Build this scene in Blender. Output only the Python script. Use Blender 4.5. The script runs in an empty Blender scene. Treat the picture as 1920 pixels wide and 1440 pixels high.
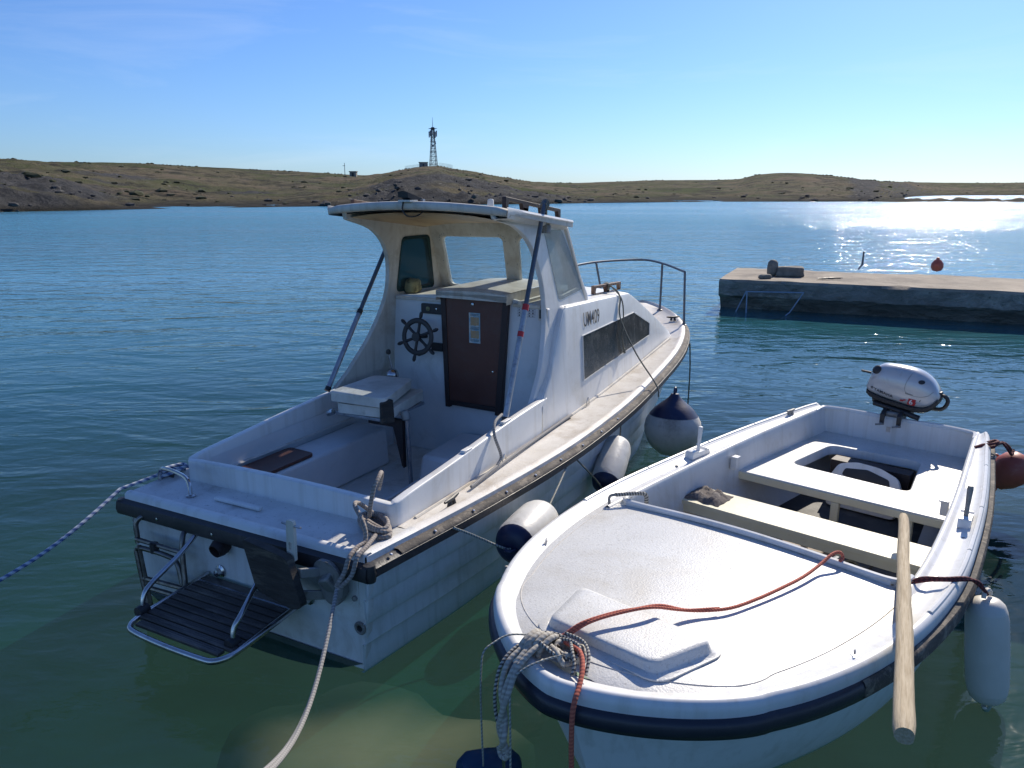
import bpy, bmesh, math, random
import numpy as np
from mathutils import Vector, Matrix, noise
random.seed(7)
R = math.radians
S = bpy.context.scene
COL = S.collection

# ---------------------------------------------------------------- camera, sky, sun, exposure
cam = bpy.data.objects.new('camera', bpy.data.cameras.new('camera'))
COL.objects.link(cam); S.camera = cam
CAM_H = 2.34
cam.location = (0, 0, CAM_H); cam.rotation_euler = (R(90 - 14.152), 0, 0)
cam.data.sensor_width = 36; cam.data.lens = 1438 / 1920 * 36
cam.data.clip_start = 0.05; cam.data.clip_end = 6000
SUN_AZ, SUN_EL = 31.5, 35.0
world = bpy.data.worlds.new('World'); S.world = world; world.use_nodes = True
wt = world.node_tree; wt.nodes.clear()
sky = wt.nodes.new('ShaderNodeTexSky'); sky.sky_type = 'NISHITA'; sky.sun_disc = False
sky.sun_elevation = R(SUN_EL); sky.sun_rotation = R(SUN_AZ)
sky.altitude = 0; sky.air_density = 1.0; sky.dust_density = 0.4; sky.ozone_density = 4.0
bg = wt.nodes.new('ShaderNodeBackground'); bg.inputs['Strength'].default_value = 0.070
wo = wt.nodes.new('ShaderNodeOutputWorld')
hs = wt.nodes.new('ShaderNodeHueSaturation'); hs.inputs['Saturation'].default_value = 1.0
wt.links.new(sky.outputs[0], hs.inputs['Color']); tint = wt.nodes.new('ShaderNodeMix'); tint.data_type = 'RGBA'; tint.blend_type = 'MULTIPLY'; tint.inputs[0].default_value = 1; tint.inputs[7].default_value = (.60, .82, 1.20, 1)
wt.links.new(hs.outputs[0], tint.inputs[6]); # faint high cirrus
wtc = wt.nodes.new('ShaderNodeTexCoord'); wmp = wt.nodes.new('ShaderNodeMapping'); wmp.inputs['Scale'].default_value = (1.3, 2.2, 9.0); wmp.inputs['Rotation'].default_value = (0.0, R(-24), R(12))
wn = wt.nodes.new('ShaderNodeTexNoise'); wn.inputs['Scale'].default_value = 1.9; wn.inputs['Detail'].default_value = 7; wn.inputs['Roughness'].default_value = .6; wn.inputs['Distortion'].default_value = .6
wr_ = wt.nodes.new('ShaderNodeMapRange'); wr_.inputs['From Min'].default_value = .52; wr_.inputs['From Max'].default_value = .82; wr_.inputs['To Max'].default_value = .15
wmx = wt.nodes.new('ShaderNodeMix'); wmx.data_type = 'RGBA'; wmx.inputs[7].default_value = (8.5, 9.2, 10.0, 1)
wt.links.new(wtc.outputs['Generated'], wmp.inputs[0]); wt.links.new(wmp.outputs[0], wn.inputs[0]); wt.links.new(wn.outputs[0], wr_.inputs[0]); wt.links.new(wr_.outputs[0], wmx.inputs[0])
wt.links.new(tint.outputs[2], wmx.inputs[6]); wt.links.new(wmx.outputs[2], bg.inputs[0]); wt.links.new(bg.outputs[0], wo.inputs[0])
sun = bpy.data.objects.new('sun', bpy.data.lights.new('sun', 'SUN')); COL.objects.link(sun)
sun.data.energy = 3.5; sun.data.angle = R(0.5); sun.data.color = (1.0, 0.91, 0.78)
sd = Vector((math.sin(R(SUN_AZ)) * math.cos(R(SUN_EL)), math.cos(R(SUN_AZ)) * math.cos(R(SUN_EL)), math.sin(R(SUN_EL))))
sun.rotation_euler = sd.to_track_quat('Z', 'Y').to_euler(); sun.location = (20, 35, 40)
S.render.engine = 'CYCLES'
S.view_settings.view_transform = 'Standard'; S.view_settings.look = 'None'
S.view_settings.exposure = 0.70; S.view_settings.gamma = 1
S.cycles.max_bounces = 8; S.cycles.transparent_max_bounces = 12
S.cycles.caustics_reflective = False; S.cycles.caustics_refractive = False

# ---------------------------------------------------------------- helpers
def tag(o, label=None, cat=None, group=None, kind=None):
    if label: o['label'] = label
    if cat: o['category'] = cat
    if group: o['group'] = group
    if kind: o['kind'] = kind
    return o

class MB:
    def __init__(s): s.v = []; s.f = []; s.uv = {}
    def add(s, vs, fs):
        b = len(s.v); s.v += [tuple(p) for p in vs]; s.f += [tuple(i + b for i in f) for f in fs]; return s
    def box(s, x0, x1, y0, y1, z0, z1):
        return s.add([(x0,y0,z0),(x1,y0,z0),(x1,y1,z0),(x0,y1,z0),(x0,y0,z1),(x1,y0,z1),(x1,y1,z1),(x0,y1,z1)],
                     [(0,3,2,1),(4,5,6,7),(0,1,5,4),(1,2,6,5),(2,3,7,6),(3,0,4,7)])
    def hexa(s, bottom, top):
        n = len(bottom)
        return s.add(list(bottom) + list(top), [tuple(range(n))[::-1], tuple(range(n, 2*n))] +
                     [(i, (i+1) % n, n + (i+1) % n, n + i) for i in range(n)])
    def loft(s, rows, close=False, caps=True):
        m = len(rows[0]); vs = [p for r in rows for p in r]; fs = []
        for i in range(len(rows) - 1):
            for j in range(m if close else m - 1):
                k = (j + 1) % m
                fs.append((i*m + j, i*m + k, (i+1)*m + k, (i+1)*m + j))
        if caps and close:
            fs.append(tuple(range(m))[::-1]); fs.append(tuple((len(rows)-1)*m + j for j in range(m)))
        return s.add(vs, fs)
    def tube(s, path, r, seg=8, closed=False, flat=1.0, caps=True):
        P = [Vector(p) for p in path]; n = len(P); rows = []
        up = None; L = 0; base = len(s.f)
        T = []
        for i in range(n):
            if closed: t = P[(i+1) % n] - P[i-1]
            else: t = P[min(i+1, n-1)] - P[max(i-1, 0)]
            T.append(t.normalized() if t.length > 1e-9 else Vector((0,0,1)))
        up = Vector((0,0,1)) if abs(T[0].z) < .9 else Vector((1,0,0))
        lens = [0]
        for i in range(n):
            a = T[i].cross(up)
            if a.length < 1e-6: a = T[i].orthogonal()
            a.normalize(); b = a.cross(T[i]).normalized(); up = b
            rr = r[i] if isinstance(r, (list, tuple)) else r
            rows.append([P[i] + a*rr*math.cos(2*math.pi*k/seg) + b*rr*flat*math.sin(2*math.pi*k/seg) for k in range(seg)])
            if i: lens.append(lens[-1] + (P[i]-P[i-1]).length)
        if closed: rows.append(rows[0]); lens.append(lens[-1] + (P[0]-P[-1]).length)
        m = seg; vs = [p for q in rows for p in q]; fs = []
        vb = len(s.v)
        for i in range(len(rows)-1):
            for j in range(m):
                k = (j+1) % m
                fs.append((i*m+j, i*m+k, (i+1)*m+k, (i+1)*m+j))
                s.uv[base + len(fs) - 1] = [(lens[i], j/m), (lens[i], (j+1)/m), (lens[i+1], (j+1)/m), (lens[i+1], j/m)]
        if caps and not closed:
            fs.append(tuple(range(m))[::-1]); fs.append(tuple((len(rows)-1)*m + j for j in range(m)))
        return s.add(vs, fs)
    def cyl(s, a, b, r, seg=16, r2=None): return s.tube([a, b], [r, r if r2 is None else r2], seg)
    def lathe(s, prof, a=(0,0,0), axis=(0,0,1), seg=24):
        ax = Vector(axis).normalized(); u = ax.orthogonal().normalized(); w = ax.cross(u); A = Vector(a)
        rows = [[A + ax*h + (u*math.cos(2*math.pi*k/seg) + w*math.sin(2*math.pi*k/seg))*max(r, 1e-4) for k in range(seg)] for (r, h) in prof]
        return s.loft(rows, close=True)
    def plate(s, outer, holes, fmap, t0, t1):
        """polygon with holes in (a, b), thickened from t0 to t1 through fmap(a, b, t)"""
        bm = bmesh.new(); loops = []
        for lp in [outer] + list(holes):
            vs = [bm.verts.new((p[0], p[1], 0)) for p in lp]; loops.append(vs)
            for i in range(len(vs)): bm.edges.new((vs[i], vs[(i+1) % len(vs)]))
        bmesh.ops.triangle_fill(bm, use_beauty=True, use_dissolve=False, edges=bm.edges[:])
        bm.verts.index_update(); n = len(bm.verts)
        cs = [tuple(v.co) for v in bm.verts]
        tri = [tuple(v.index for v in f.verts) for f in bm.faces]
        lpi = [[v.index for v in lp] for lp in loops]; bm.free()
        vs = [fmap(c[0], c[1], t0) for c in cs] + [fmap(c[0], c[1], t1) for c in cs]
        fs = list(tri) + [tuple(i + n for i in f[::-1]) for f in tri]
        for lp in lpi:
            for i in range(len(lp)):
                a, b = lp[i], lp[(i+1) % len(lp)]; fs.append((a, b, b+n, a+n))
        return s.add(vs, fs)
    def build(s, name, m, parent=None, smooth=40, bevel=0, at=None, seg=2, recentre=False, frame=None):
        vs = s.v; off = Vector((0,0,0))
        if recentre:
            a = np.array([tuple(p) for p in vs]); lo = a.min(0); hi = a.max(0)
            off = Vector(((lo[0]+hi[0])/2, (lo[1]+hi[1])/2, lo[2])); vs = [tuple(Vector(p)-off) for p in vs]
        me = bpy.data.meshes.new(name); me.from_pydata([tuple(p) for p in vs], [], s.f)
        if s.uv:
            ul = me.uv_layers.new(name='UVMap')
            for fi, co in s.uv.items():
                for li, c in zip(me.polygons[fi].loop_indices, co): ul.data[li].uv = c
        bm = bmesh.new(); bm.from_mesh(me); bmesh.ops.recalc_face_normals(bm, faces=bm.faces[:]); bm.to_mesh(me); bm.free()
        if m: me.materials.append(m)
        if smooth:
            for p in me.polygons: p.use_smooth = True
            me.set_sharp_from_angle(angle=R(smooth))
        o = bpy.data.objects.new(name, me); COL.objects.link(o)
        if parent: o.parent = parent
        if frame is not None: o.matrix_world = frame.matrix_world @ Matrix.Translation(off) if False else (frame_mat(frame) @ Matrix.Translation(off))
        elif recentre: o.location = off
        if at: o.location = at
        if bevel:
            b = o.modifiers.new('bevel', 'BEVEL'); b.width = bevel; b.segments = seg; b.limit_method = 'ANGLE'; b.angle_limit = R(35)
            b.harden_normals = False
        return o

FR = {}
def frame_mat(e): return FR[e.name]
def empty(name, loc, rz=0):
    o = bpy.data.objects.new(name, None); o.location = loc; o.rotation_euler = (0, 0, rz); o.empty_display_size = .2
    COL.objects.link(o); FR[o.name] = Matrix.Translation(Vector(loc)) @ Matrix.Rotation(rz, 4, 'Z'); return o
def lerp(a, b, t): return a + (b-a)*t
def interp(x, tab):
    if x <= tab[0][0]: return tab[0][1]
    for (x0, y0), (x1, y1) in zip(tab, tab[1:]):
        if x <= x1: return y0 + (y1-y0)*(x-x0)/(x1-x0)
    return tab[-1][1]
def smoothtab(tab):
    """monotone-ish Catmull-Rom evaluation of a table"""
    xs = [t[0] for t in tab]; ys = [t[1] for t in tab]
    def f(x):
        if x <= xs[0]: return ys[0]
        if x >= xs[-1]: return ys[-1]
        i = max(k for k in range(len(xs)-1) if xs[k] <= x); h = xs[i+1]-xs[i]; t = (x-xs[i])/h
        def sl(k):
            if k == 0: return (ys[1]-ys[0])/(xs[1]-xs[0])
            if k == len(xs)-1: return (ys[-1]-ys[-2])/(xs[-1]-xs[-2])
            return (ys[k+1]-ys[k-1])/(xs[k+1]-xs[k-1])
        m0, m1 = sl(i)*h, sl(i+1)*h
        return (2*t**3-3*t*t+1)*ys[i] + (t**3-2*t*t+t)*m0 + (-2*t**3+3*t*t)*ys[i+1] + (t**3-t*t)*m1
    return f
def curve(pts, n=8, closed=False):
    P = [Vector(p) for p in pts]; out = []; m = len(P)
    rng = range(m if closed else m-1)
    for i in rng:
        p0 = P[(i-1) % m] if closed or i > 0 else P[0]*2 - P[1]
        p1 = P[i]; p2 = P[(i+1) % m]
        p3 = P[(i+2) % m] if closed or i+2 < m else P[-1]*2 - P[-2]
        for k in range(n):
            t = k/n
            out.append(.5*((2*p1) + (p2-p0)*t + (2*p0-5*p1+4*p2-p3)*t*t + (3*p1-p0-3*p2+p3)*t**3))
    if not closed: out.append(P[-1])
    return out
def rrect(a0, a1, b0, b1, r, n=5):
    o = []
    for cx, cy, s0 in ((a1-r, b1-r, 0), (a0+r, b1-r, 90), (a0+r, b0+r, 180), (a1-r, b0+r, 270)):
        for k in range(n+1):
            t = R(s0 + 90*k/n); o.append((cx + r*math.cos(t), cy + r*math.sin(t)))
    return o
def rpoly(pts, r, n=4):
    """round the corners of a polygon"""
    out = []; m = len(pts)
    for i in range(m):
        p = Vector(pts[i]).to_2d(); a = Vector(pts[i-1]).to_2d()-p; b = Vector(pts[(i+1) % m]).to_2d()-p
        rr = r[i] if isinstance(r, (list, tuple)) else r
        d = min(rr, a.length*.45, b.length*.45)
        if d < 1e-4: out.append(tuple(p)); continue
        p0 = p + a.normalized()*d; p1 = p + b.normalized()*d
        for k in range(n+1):
            t = k/n; q = p0*(1-t)**2 + p*2*t*(1-t) + p1*t*t; out.append((q.x, q.y))
    return out

# ---------------------------------------------------------------- materials
def newmat(name):
    m = bpy.data.materials.new(name); m.use_nodes = True; nt = m.node_tree; nt.nodes.clear()
    out = nt.nodes.new('ShaderNodeOutputMaterial'); b = nt.nodes.new('ShaderNodeBsdfPrincipled')
    nt.links.new(b.outputs[0], out.inputs[0]); return m, nt, b, out
def nd(nt, t, **k):
    n = nt.nodes.new(t)
    for a, v in k.items():
        if a in ('operation', 'data_type', 'blend_type', 'wave_type', 'bands_direction', 'feature', 'noise_dimensions', 'wave_profile', 'rings_direction', 'distance'): setattr(n, a, v)
        else: n.inputs[a.replace('_', ' ')].default_value = v
    return n
def ramp(nt, src, p0, c0, p1, c1):
    r = nt.nodes.new('ShaderNodeValToRGB'); e = r.color_ramp.elements
    e[0].position = p0; e[0].color = (*c0, 1) if len(c0) == 3 else c0
    e[1].position = p1; e[1].color = (*c1, 1) if len(c1) == 3 else c1
    nt.links.new(src, r.inputs[0]); return r
def pm(name, c1, c2=None, scale=3, rough=.5, rough2=None, metallic=0, bump=0, bscale=60, stain=None, sscale=1.3, sstr=(.5, .7),
       streak=None, speck=None, spscale=120, stretch=(1,1,1), spec=.5, coat=0, uv=False, spr=(.62,.7)):
    """weathered surface: two tones, blotchy stain, vertical streaks, fine specks, fine relief"""
    m, nt, b, out = newmat(name); L = nt.links
    tc = nt.nodes.new('ShaderNodeTexCoord'); mp = nt.nodes.new('ShaderNodeMapping'); mp.inputs['Scale'].default_value = stretch
    L.new(tc.outputs['UV' if uv else 'Object'], mp.inputs[0]); co = mp.outputs[0]
    c2 = c2 or tuple(v*.85 for v in c1)
    n1 = nd(nt, 'ShaderNodeTexNoise', Scale=scale, Detail=6.0, Roughness=.62); L.new(co, n1.inputs[0])
    col = ramp(nt, n1.outputs[0], .35, c1, .68, c2).outputs[0]
    def mix(fac, colr):
        nonlocal col
        mx = nt.nodes.new('ShaderNodeMix'); mx.data_type = 'RGBA'; L.new(fac, mx.inputs[0]); L.new(col, mx.inputs[6]); mx.inputs[7].default_value = (*colr, 1); col = mx.outputs[2]
    if stain:
        n2 = nd(nt, 'ShaderNodeTexNoise', Scale=sscale, Detail=9.0, Roughness=.72, Distortion=.4); L.new(co, n2.inputs[0])
        mix(ramp(nt, n2.outputs[0], sstr[0], (0,0,0), sstr[1], (1,1,1)).outputs[0], stain)
    if streak:
        mp2 = nt.nodes.new('ShaderNodeMapping'); mp2.inputs['Scale'].default_value = (1, 1, .06); L.new(tc.outputs['Object'], mp2.inputs[0])
        n3 = nd(nt, 'ShaderNodeTexNoise', Scale=17.0, Detail=5.0, Roughness=.6); L.new(mp2.outputs[0], n3.inputs[0])
        mix(ramp(nt, n3.outputs[0], .5, (0,0,0), .8, (.6,.6,.6)).outputs[0], streak)
    if speck:
        n4 = nd(nt, 'ShaderNodeTexNoise', Scale=spscale, Detail=3.0, Roughness=.7); L.new(co, n4.inputs[0])
        mix(ramp(nt, n4.outputs[0], spr[0], (0,0,0), spr[1], (.8,.8,.8)).outputs[0], speck)
    L.new(col, b.inputs['Base Color']); b.inputs['Metallic'].default_value = metallic
    b.inputs['Specular IOR Level'].default_value = spec
    rr = nt.nodes.new('ShaderNodeMapRange'); rr.inputs['To Min'].default_value = rough; rr.inputs['To Max'].default_value = rough2 if rough2 is not None else min(1, rough+.2)
    L.new(n1.outputs[0], rr.inputs[0]); L.new(rr.outputs[0], b.inputs['Roughness'])
    if coat: b.inputs['Coat Weight'].default_value = coat; b.inputs['Coat Roughness'].default_value = .1
    if bump:
        n5 = nd(nt, 'ShaderNodeTexNoise', Scale=bscale, Detail=4.0, Roughness=.6); L.new(co, n5.inputs[0])
        bp = nt.nodes.new('ShaderNodeBump'); bp.inputs['Strength'].default_value = 1; bp.inputs['Distance'].default_value = bump
        L.new(n5.outputs[0], bp.inputs['Height']); L.new(bp.outputs[0], b.inputs['Normal'])
    return m
def ropemat(name, c1, c2, c3=None, freq=60, twist=1.0, bump=.0015):
    """laid or braided rope: diagonal strands along the UV of its tube"""
    m, nt, b, out = newmat(name); L = nt.links
    uv = nt.nodes.new('ShaderNodeUVMap'); sp = nt.nodes.new('ShaderNodeSeparateXYZ'); L.new(uv.outputs[0], sp.inputs[0])
    a = nd(nt, 'ShaderNodeMath', operation='MULTIPLY'); a.inputs[1].default_value = freq; L.new(sp.outputs[0], a.inputs[0])
    s = nd(nt, 'ShaderNodeMath', operation='MULTIPLY'); s.inputs[1].default_value = 2*twist; L.new(sp.outputs[1], s.inputs[0])
    c = nd(nt, 'ShaderNodeMath', operation='ADD'); L.new(a.outputs[0], c.inputs[0]); L.new(s.outputs[0], c.inputs[1])
    w = nd(nt, 'ShaderNodeMath', operation='PINGPONG'); w.inputs[1].default_value = 1; L.new(c.outputs[0], w.inputs[0])
    r = ramp(nt, w.outputs[0], .3, c1, .75, c2); L.new(r.outputs[0], b.inputs['Base Color'])
    if c3:
        tc = nt.nodes.new('ShaderNodeTexCoord'); n = nd(nt, 'ShaderNodeTexNoise', Scale=40.0, Detail=3.0); L.new(tc.outputs['Object'], n.inputs[0])
        f = ramp(nt, n.outputs[0], .5, (0,0,0), .62, (1,1,1)); mx = nt.nodes.new('ShaderNodeMix'); mx.data_type = 'RGBA'
        L.new(f.outputs[0], mx.inputs[0]); L.new(r.outputs[0], mx.inputs[6]); mx.inputs[7].default_value = (*c3, 1); L.new(mx.outputs[2], b.inputs['Base Color'])
    b.inputs['Roughness'].default_value = .85
    bp = nt.nodes.new('ShaderNodeBump'); bp.inputs['Distance'].default_value = bump; L.new(w.outputs[0], bp.inputs['Height']); L.new(bp.outputs[0], b.inputs['Normal'])
    return m

M = {}
M['gel'] = pm('white_gelcoat', (.76,.76,.735), (.65,.65,.63), 2.2, .28, .5, stain=(.52,.49,.42), sscale=2.3, sstr=(.55,.8), streak=(.5,.47,.40), bump=.0006, bscale=9)
M['gel_in'] = pm('white_interior_gelcoat', (.72,.73,.72), (.60,.61,.61), 2.2, .4, .6, stain=(.42,.40,.35), sscale=2.6, sstr=(.55,.85), bump=.0012, bscale=14)
M['gel_old'] = pm('yellowed_gelcoat', (.68,.64,.56), (.57,.53,.45), 3, .45, .7, stain=(.36,.29,.20), sscale=3.5, sstr=(.5,.8), streak=(.32,.26,.18), bump=.0015, bscale=25)
M['deck'] = pm('dirty_nonslip_deck', (.74,.71,.66), (.61,.57,.51), 4, .45, .7, stain=(.36,.29,.21), sscale=3, sstr=(.5,.75), speck=(.38,.33,.27), spscale=90, bump=.0012, bscale=220)
M['deck2'] = pm('white_nonslip_deck', (.64,.64,.615), (.55,.55,.53), 3, .34, .5, stain=(.50,.47,.40), sscale=2.4, sstr=(.48,.74), speck=(.40,.39,.36), spscale=75, spr=(.54,.70), bump=.0016, bscale=110)
M['aft_deck'] = pm('worn_white_deck', (.72,.72,.70), (.58,.58,.56), 5, .4, .6, stain=(.38,.36,.33), sscale=5, sstr=(.52,.78), speck=(.3,.29,.27), spscale=55, bump=.001, bscale=120)
M['hullw'] = pm('hull_white', (.82,.83,.82), (.74,.75,.74), 1.6, .22, .42, stain=(.50,.50,.45), sscale=1.7, sstr=(.5,.8), streak=(.45,.44,.38), bump=.001, bscale=5)
M['transom'] = pm('transom_white', (.80,.79,.76), (.70,.68,.65), 2, .35, .55, stain=(.50,.45,.39), sscale=3.5, sstr=(.5,.75), streak=(.52,.48,.42), bump=.001, bscale=6)
M['antifoul'] = pm('antifouling', (.07,.10,.085), (.05,.075,.06), 6, .8, stain=(.10,.11,.07), bump=.004, bscale=30)
M['rubber'] = pm('black_rubber_rail', (.022,.022,.026), (.035,.035,.038), 8, .35, .6, stain=(.07,.065,.06), sscale=9, sstr=(.55,.75), bump=.0015, bscale=60)
M['rubworn'] = pm('sun_bleached_rubber', (.10,.085,.07), (.04,.036,.032), 7, .7, .9, stain=(.30,.25,.19), sscale=14, sstr=(.5,.68), bump=.004, bscale=45)
M['navyrail'] = pm('navy_rubber_rail', (.014,.018,.032), (.022,.026,.04), 8, .28, .5, stain=(.06,.06,.07), sscale=12, sstr=(.6,.8), bump=.001, bscale=60)
M['door'] = pm('brown_painted_door', (.115,.042,.028), (.085,.031,.021), 3, .38, .5, stain=(.10,.05,.04), sscale=5, bump=.0006, bscale=40)
M['doorf'] = pm('dark_brown_door_frame', (.022,.014,.014), (.035,.022,.02), 6, .5, bump=.001, bscale=60)
M['wood_brown'] = pm('brown_varnished_wood', (.16,.085,.055), (.075,.04,.027), 5, .5, .7, stretch=(8,1,1), stain=(.24,.16,.11), sscale=3, bump=.001, bscale=20)
M['wood_dark'] = pm('weathered_black_wood', (.05,.045,.04), (.025,.022,.02), 6, .7, .9, stretch=(1,1,5), stain=(.17,.14,.10), sscale=2.2, sstr=(.55,.7), bump=.004, bscale=20)
M['wood_slat'] = pm('wet_dark_teak', (.085,.070,.062), (.035,.030,.028), 4, .3, .5, stretch=(3,.5,3), stain=(.18,.15,.13), sscale=5, sstr=(.5,.7), bump=.0015, bscale=18)
M['oarwood'] = pm('bleached_pine', (.52,.43,.29), (.36,.28,.17), 9, .7, .9, stretch=(14,14,.8), stain=(.20,.13,.07), sscale=1.6, sstr=(.6,.72), bump=.004, bscale=9)
M['ply'] = pm('stained_plywood', (.46,.28,.13), (.62,.48,.28), 2.2, .35, .5, stretch=(1,4,1), stain=(.16,.08,.035), sscale=1.8, sstr=(.48,.72), bump=.0006, bscale=30)
M['cream'] = pm('cream_painted_plank', (.74,.69,.50), (.66,.60,.42), 4, .45, .6, stain=(.42,.36,.22), sscale=9, sstr=(.6,.75), bump=.001, bscale=30)
M['vinyl'] = pm('cream_vinyl', (.70,.67,.60), (.50,.47,.40), 5, .45, .6, stain=(.32,.28,.22), sscale=6, sstr=(.55,.8), bump=.003, bscale=9)
M['steel'] = pm('polished_steel', (.55,.55,.56), (.42,.41,.40), 12, .12, .3, metallic=1, stain=(.24,.18,.13), sscale=14, sstr=(.58,.75))
M['steel_d'] = pm('tarnished_steel', (.20,.195,.19), (.10,.095,.09), 12, .22, .45, metallic=.9, stain=(.10,.07,.05), sscale=14, sstr=(.5,.7))
M['alu'] = pm('dull_aluminium', (.42,.44,.47), (.33,.35,.38), 9, .35, .5, metallic=.8, stain=(.2,.2,.2), sscale=20)
M['greyplate'] = pm('grey_metal', (.30,.30,.29), (.20,.20,.19), 8, .5, .7, metallic=.4, stain=(.12,.10,.08), sscale=12, bump=.002, bscale=50)
M['rail'] = pm('blue_grey_painted_tube', (.10,.13,.17), (.07,.09,.12), 12, .4, .6, metallic=.3, stain=(.18,.15,.12), sscale=20)
M['black'] = pm('black_plastic', (.018,.018,.02), (.03,.03,.032), 9, .4, .6, bump=.001, bscale=80)
M['dark'] = pm('dark_void', (.012,.012,.012), (.02,.02,.02), 5, .8)
M['bluecap'] = pm('navy_fender_cap', (.010,.016,.055), (.016,.024,.07), 6, .35, .5, stain=(.05,.06,.10), sscale=9, sstr=(.58,.8), bump=.002, bscale=12)
M['fender'] = pm('white_fender_vinyl', (.68,.67,.62), (.56,.54,.49), 5, .35, .5, stain=(.34,.31,.26), sscale=8, sstr=(.55,.78), bump=.004, bscale=9)
M['fender_y'] = pm('ivory_fender_vinyl', (.66,.62,.54), (.60,.56,.47), 5, .4, .5, stain=(.45,.36,.20), sscale=3, sstr=(.55,.8), bump=.002, bscale=12)
M['buoyw'] = pm('grimy_grey_buoy', (.62,.60,.56), (.42,.40,.36), 4, .45, .65, stain=(.13,.11,.08), sscale=4, sstr=(.5,.75), bump=.002, bscale=30)
M['buoyr'] = pm('faded_red_buoy', (.45,.10,.06), (.36,.07,.045), 5, .4, .6, stain=(.5,.22,.14), sscale=6, sstr=(.58,.8), bump=.001, bscale=30)
M['bluef'] = pm('blue_fender_vinyl', (.01,.05,.20), (.012,.04,.14), 4, .5, bump=.001, bscale=20)
M['redpaint'] = pm('red_paint', (.50,.03,.035), (.42,.025,.03), 5, .5)
M['cowl'] = pm('silver_cowl', (.55,.555,.56), (.48,.48,.475), 3, .16, .3, metallic=.15, stain=(.34,.32,.27), sscale=7, sstr=(.56,.8), coat=.4)
M['ink'] = pm('black_lettering', (.02,.02,.025), (.03,.03,.035), 20, .5)
M['whiteink'] = pm('white_lettering', (.75,.75,.73), (.68,.68,.66), 20, .5)
M['stick'] = pm('blue_sticker', (.20,.36,.44), (.36,.46,.48), 30, .45, stain=(.55,.55,.5), sscale=22, sstr=(.5,.6))
M['stick_o'] = pm('orange_sticker_print', (.60,.30,.10), (.45,.34,.18), 60, .5)
M['paper'] = pm('white_sticker', (.60,.60,.60), (.5,.5,.5), 20, .5)
M['lens'] = pm('milky_lamp_lens', (.72,.71,.66), (.64,.62,.56), 5, .25, stain=(.45,.42,.34), sscale=20)
M['foam'] = pm('yellowish_foam', (.34,.31,.16), (.18,.16,.08), 18, .9, stain=(.05,.05,.03), sscale=12, sstr=(.5,.62), bump=.01, bscale=25)
M['rag'] = pm('grey_rag', (.17,.145,.13), (.09,.08,.075), 25, .95, stain=(.28,.25,.22), sscale=20, bump=.006, bscale=40)
M['net'] = pm('dark_netting', (.02,.024,.02), (.035,.04,.03), 40, .95, stain=(.30,.28,.18), sscale=45, sstr=(.62,.7), bump=.006, bscale=80)
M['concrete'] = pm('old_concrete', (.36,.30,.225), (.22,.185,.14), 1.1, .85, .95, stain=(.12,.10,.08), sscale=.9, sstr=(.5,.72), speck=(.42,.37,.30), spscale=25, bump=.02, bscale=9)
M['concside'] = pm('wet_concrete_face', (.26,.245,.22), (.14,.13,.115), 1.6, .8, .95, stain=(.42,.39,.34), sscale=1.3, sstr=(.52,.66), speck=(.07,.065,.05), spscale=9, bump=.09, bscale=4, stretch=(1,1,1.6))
M['stone'] = pm('grey_limestone', (.26,.24,.20), (.15,.14,.12), 6, .9, bump=.02, bscale=12)
M['towersteel'] = pm('galvanised_lattice', (.10,.11,.13), (.07,.08,.10), 1, .6)
M['antenna'] = pm('grey_antenna_panel', (.28,.30,.33), (.20,.22,.24), 2, .6)
M['hutwall'] = pm('rendered_hut_wall', (.30,.29,.25), (.22,.21,.18), 1, .9)
M['cablewhite'] = pm('pale_blue_pipe', (.30,.38,.48), (.22,.28,.38), 8, .5)
M['rope_w'] = ropemat('old_white_rope', (.50,.47,.40), (.32,.29,.24), (.36,.33,.28), 110, 1.0, .0008)
M['rope_brown'] = ropemat('grey_brown_mooring_rope', (.36,.32,.28), (.22,.19,.165), (.24,.20,.17), 120, 1.0, .0008)
M['rope_grey'] = ropemat('grey_mooring_line', (.33,.32,.30), (.20,.195,.19), None, 120, 1.0, .0008)
M['rope_bw'] = ropemat('black_flecked_rope', (.44,.42,.36), (.05,.05,.055), None, 130, 1.0, .0008)
M['rope_blue'] = ropemat('blue_flecked_rope', (.50,.54,.58), (.09,.14,.28), None, 45, 1.0, .0008)
M['rope_red'] = ropemat('faded_red_rope', (.55,.15,.09), (.38,.09,.06), None, 140, 1.0, .0008)
M['rope_dark'] = ropemat('dark_red_rope', (.17,.035,.035), (.07,.02,.02), None, 95, 1.0)
M['cord'] = ropemat('thin_olive_cord', (.26,.25,.20), (.12,.115,.09), None, 150, 1.0, .0006)
M['cordw'] = ropemat('thin_pale_cord', (.45,.45,.40), (.20,.20,.17), None, 120, 1.0, .0006)
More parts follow.
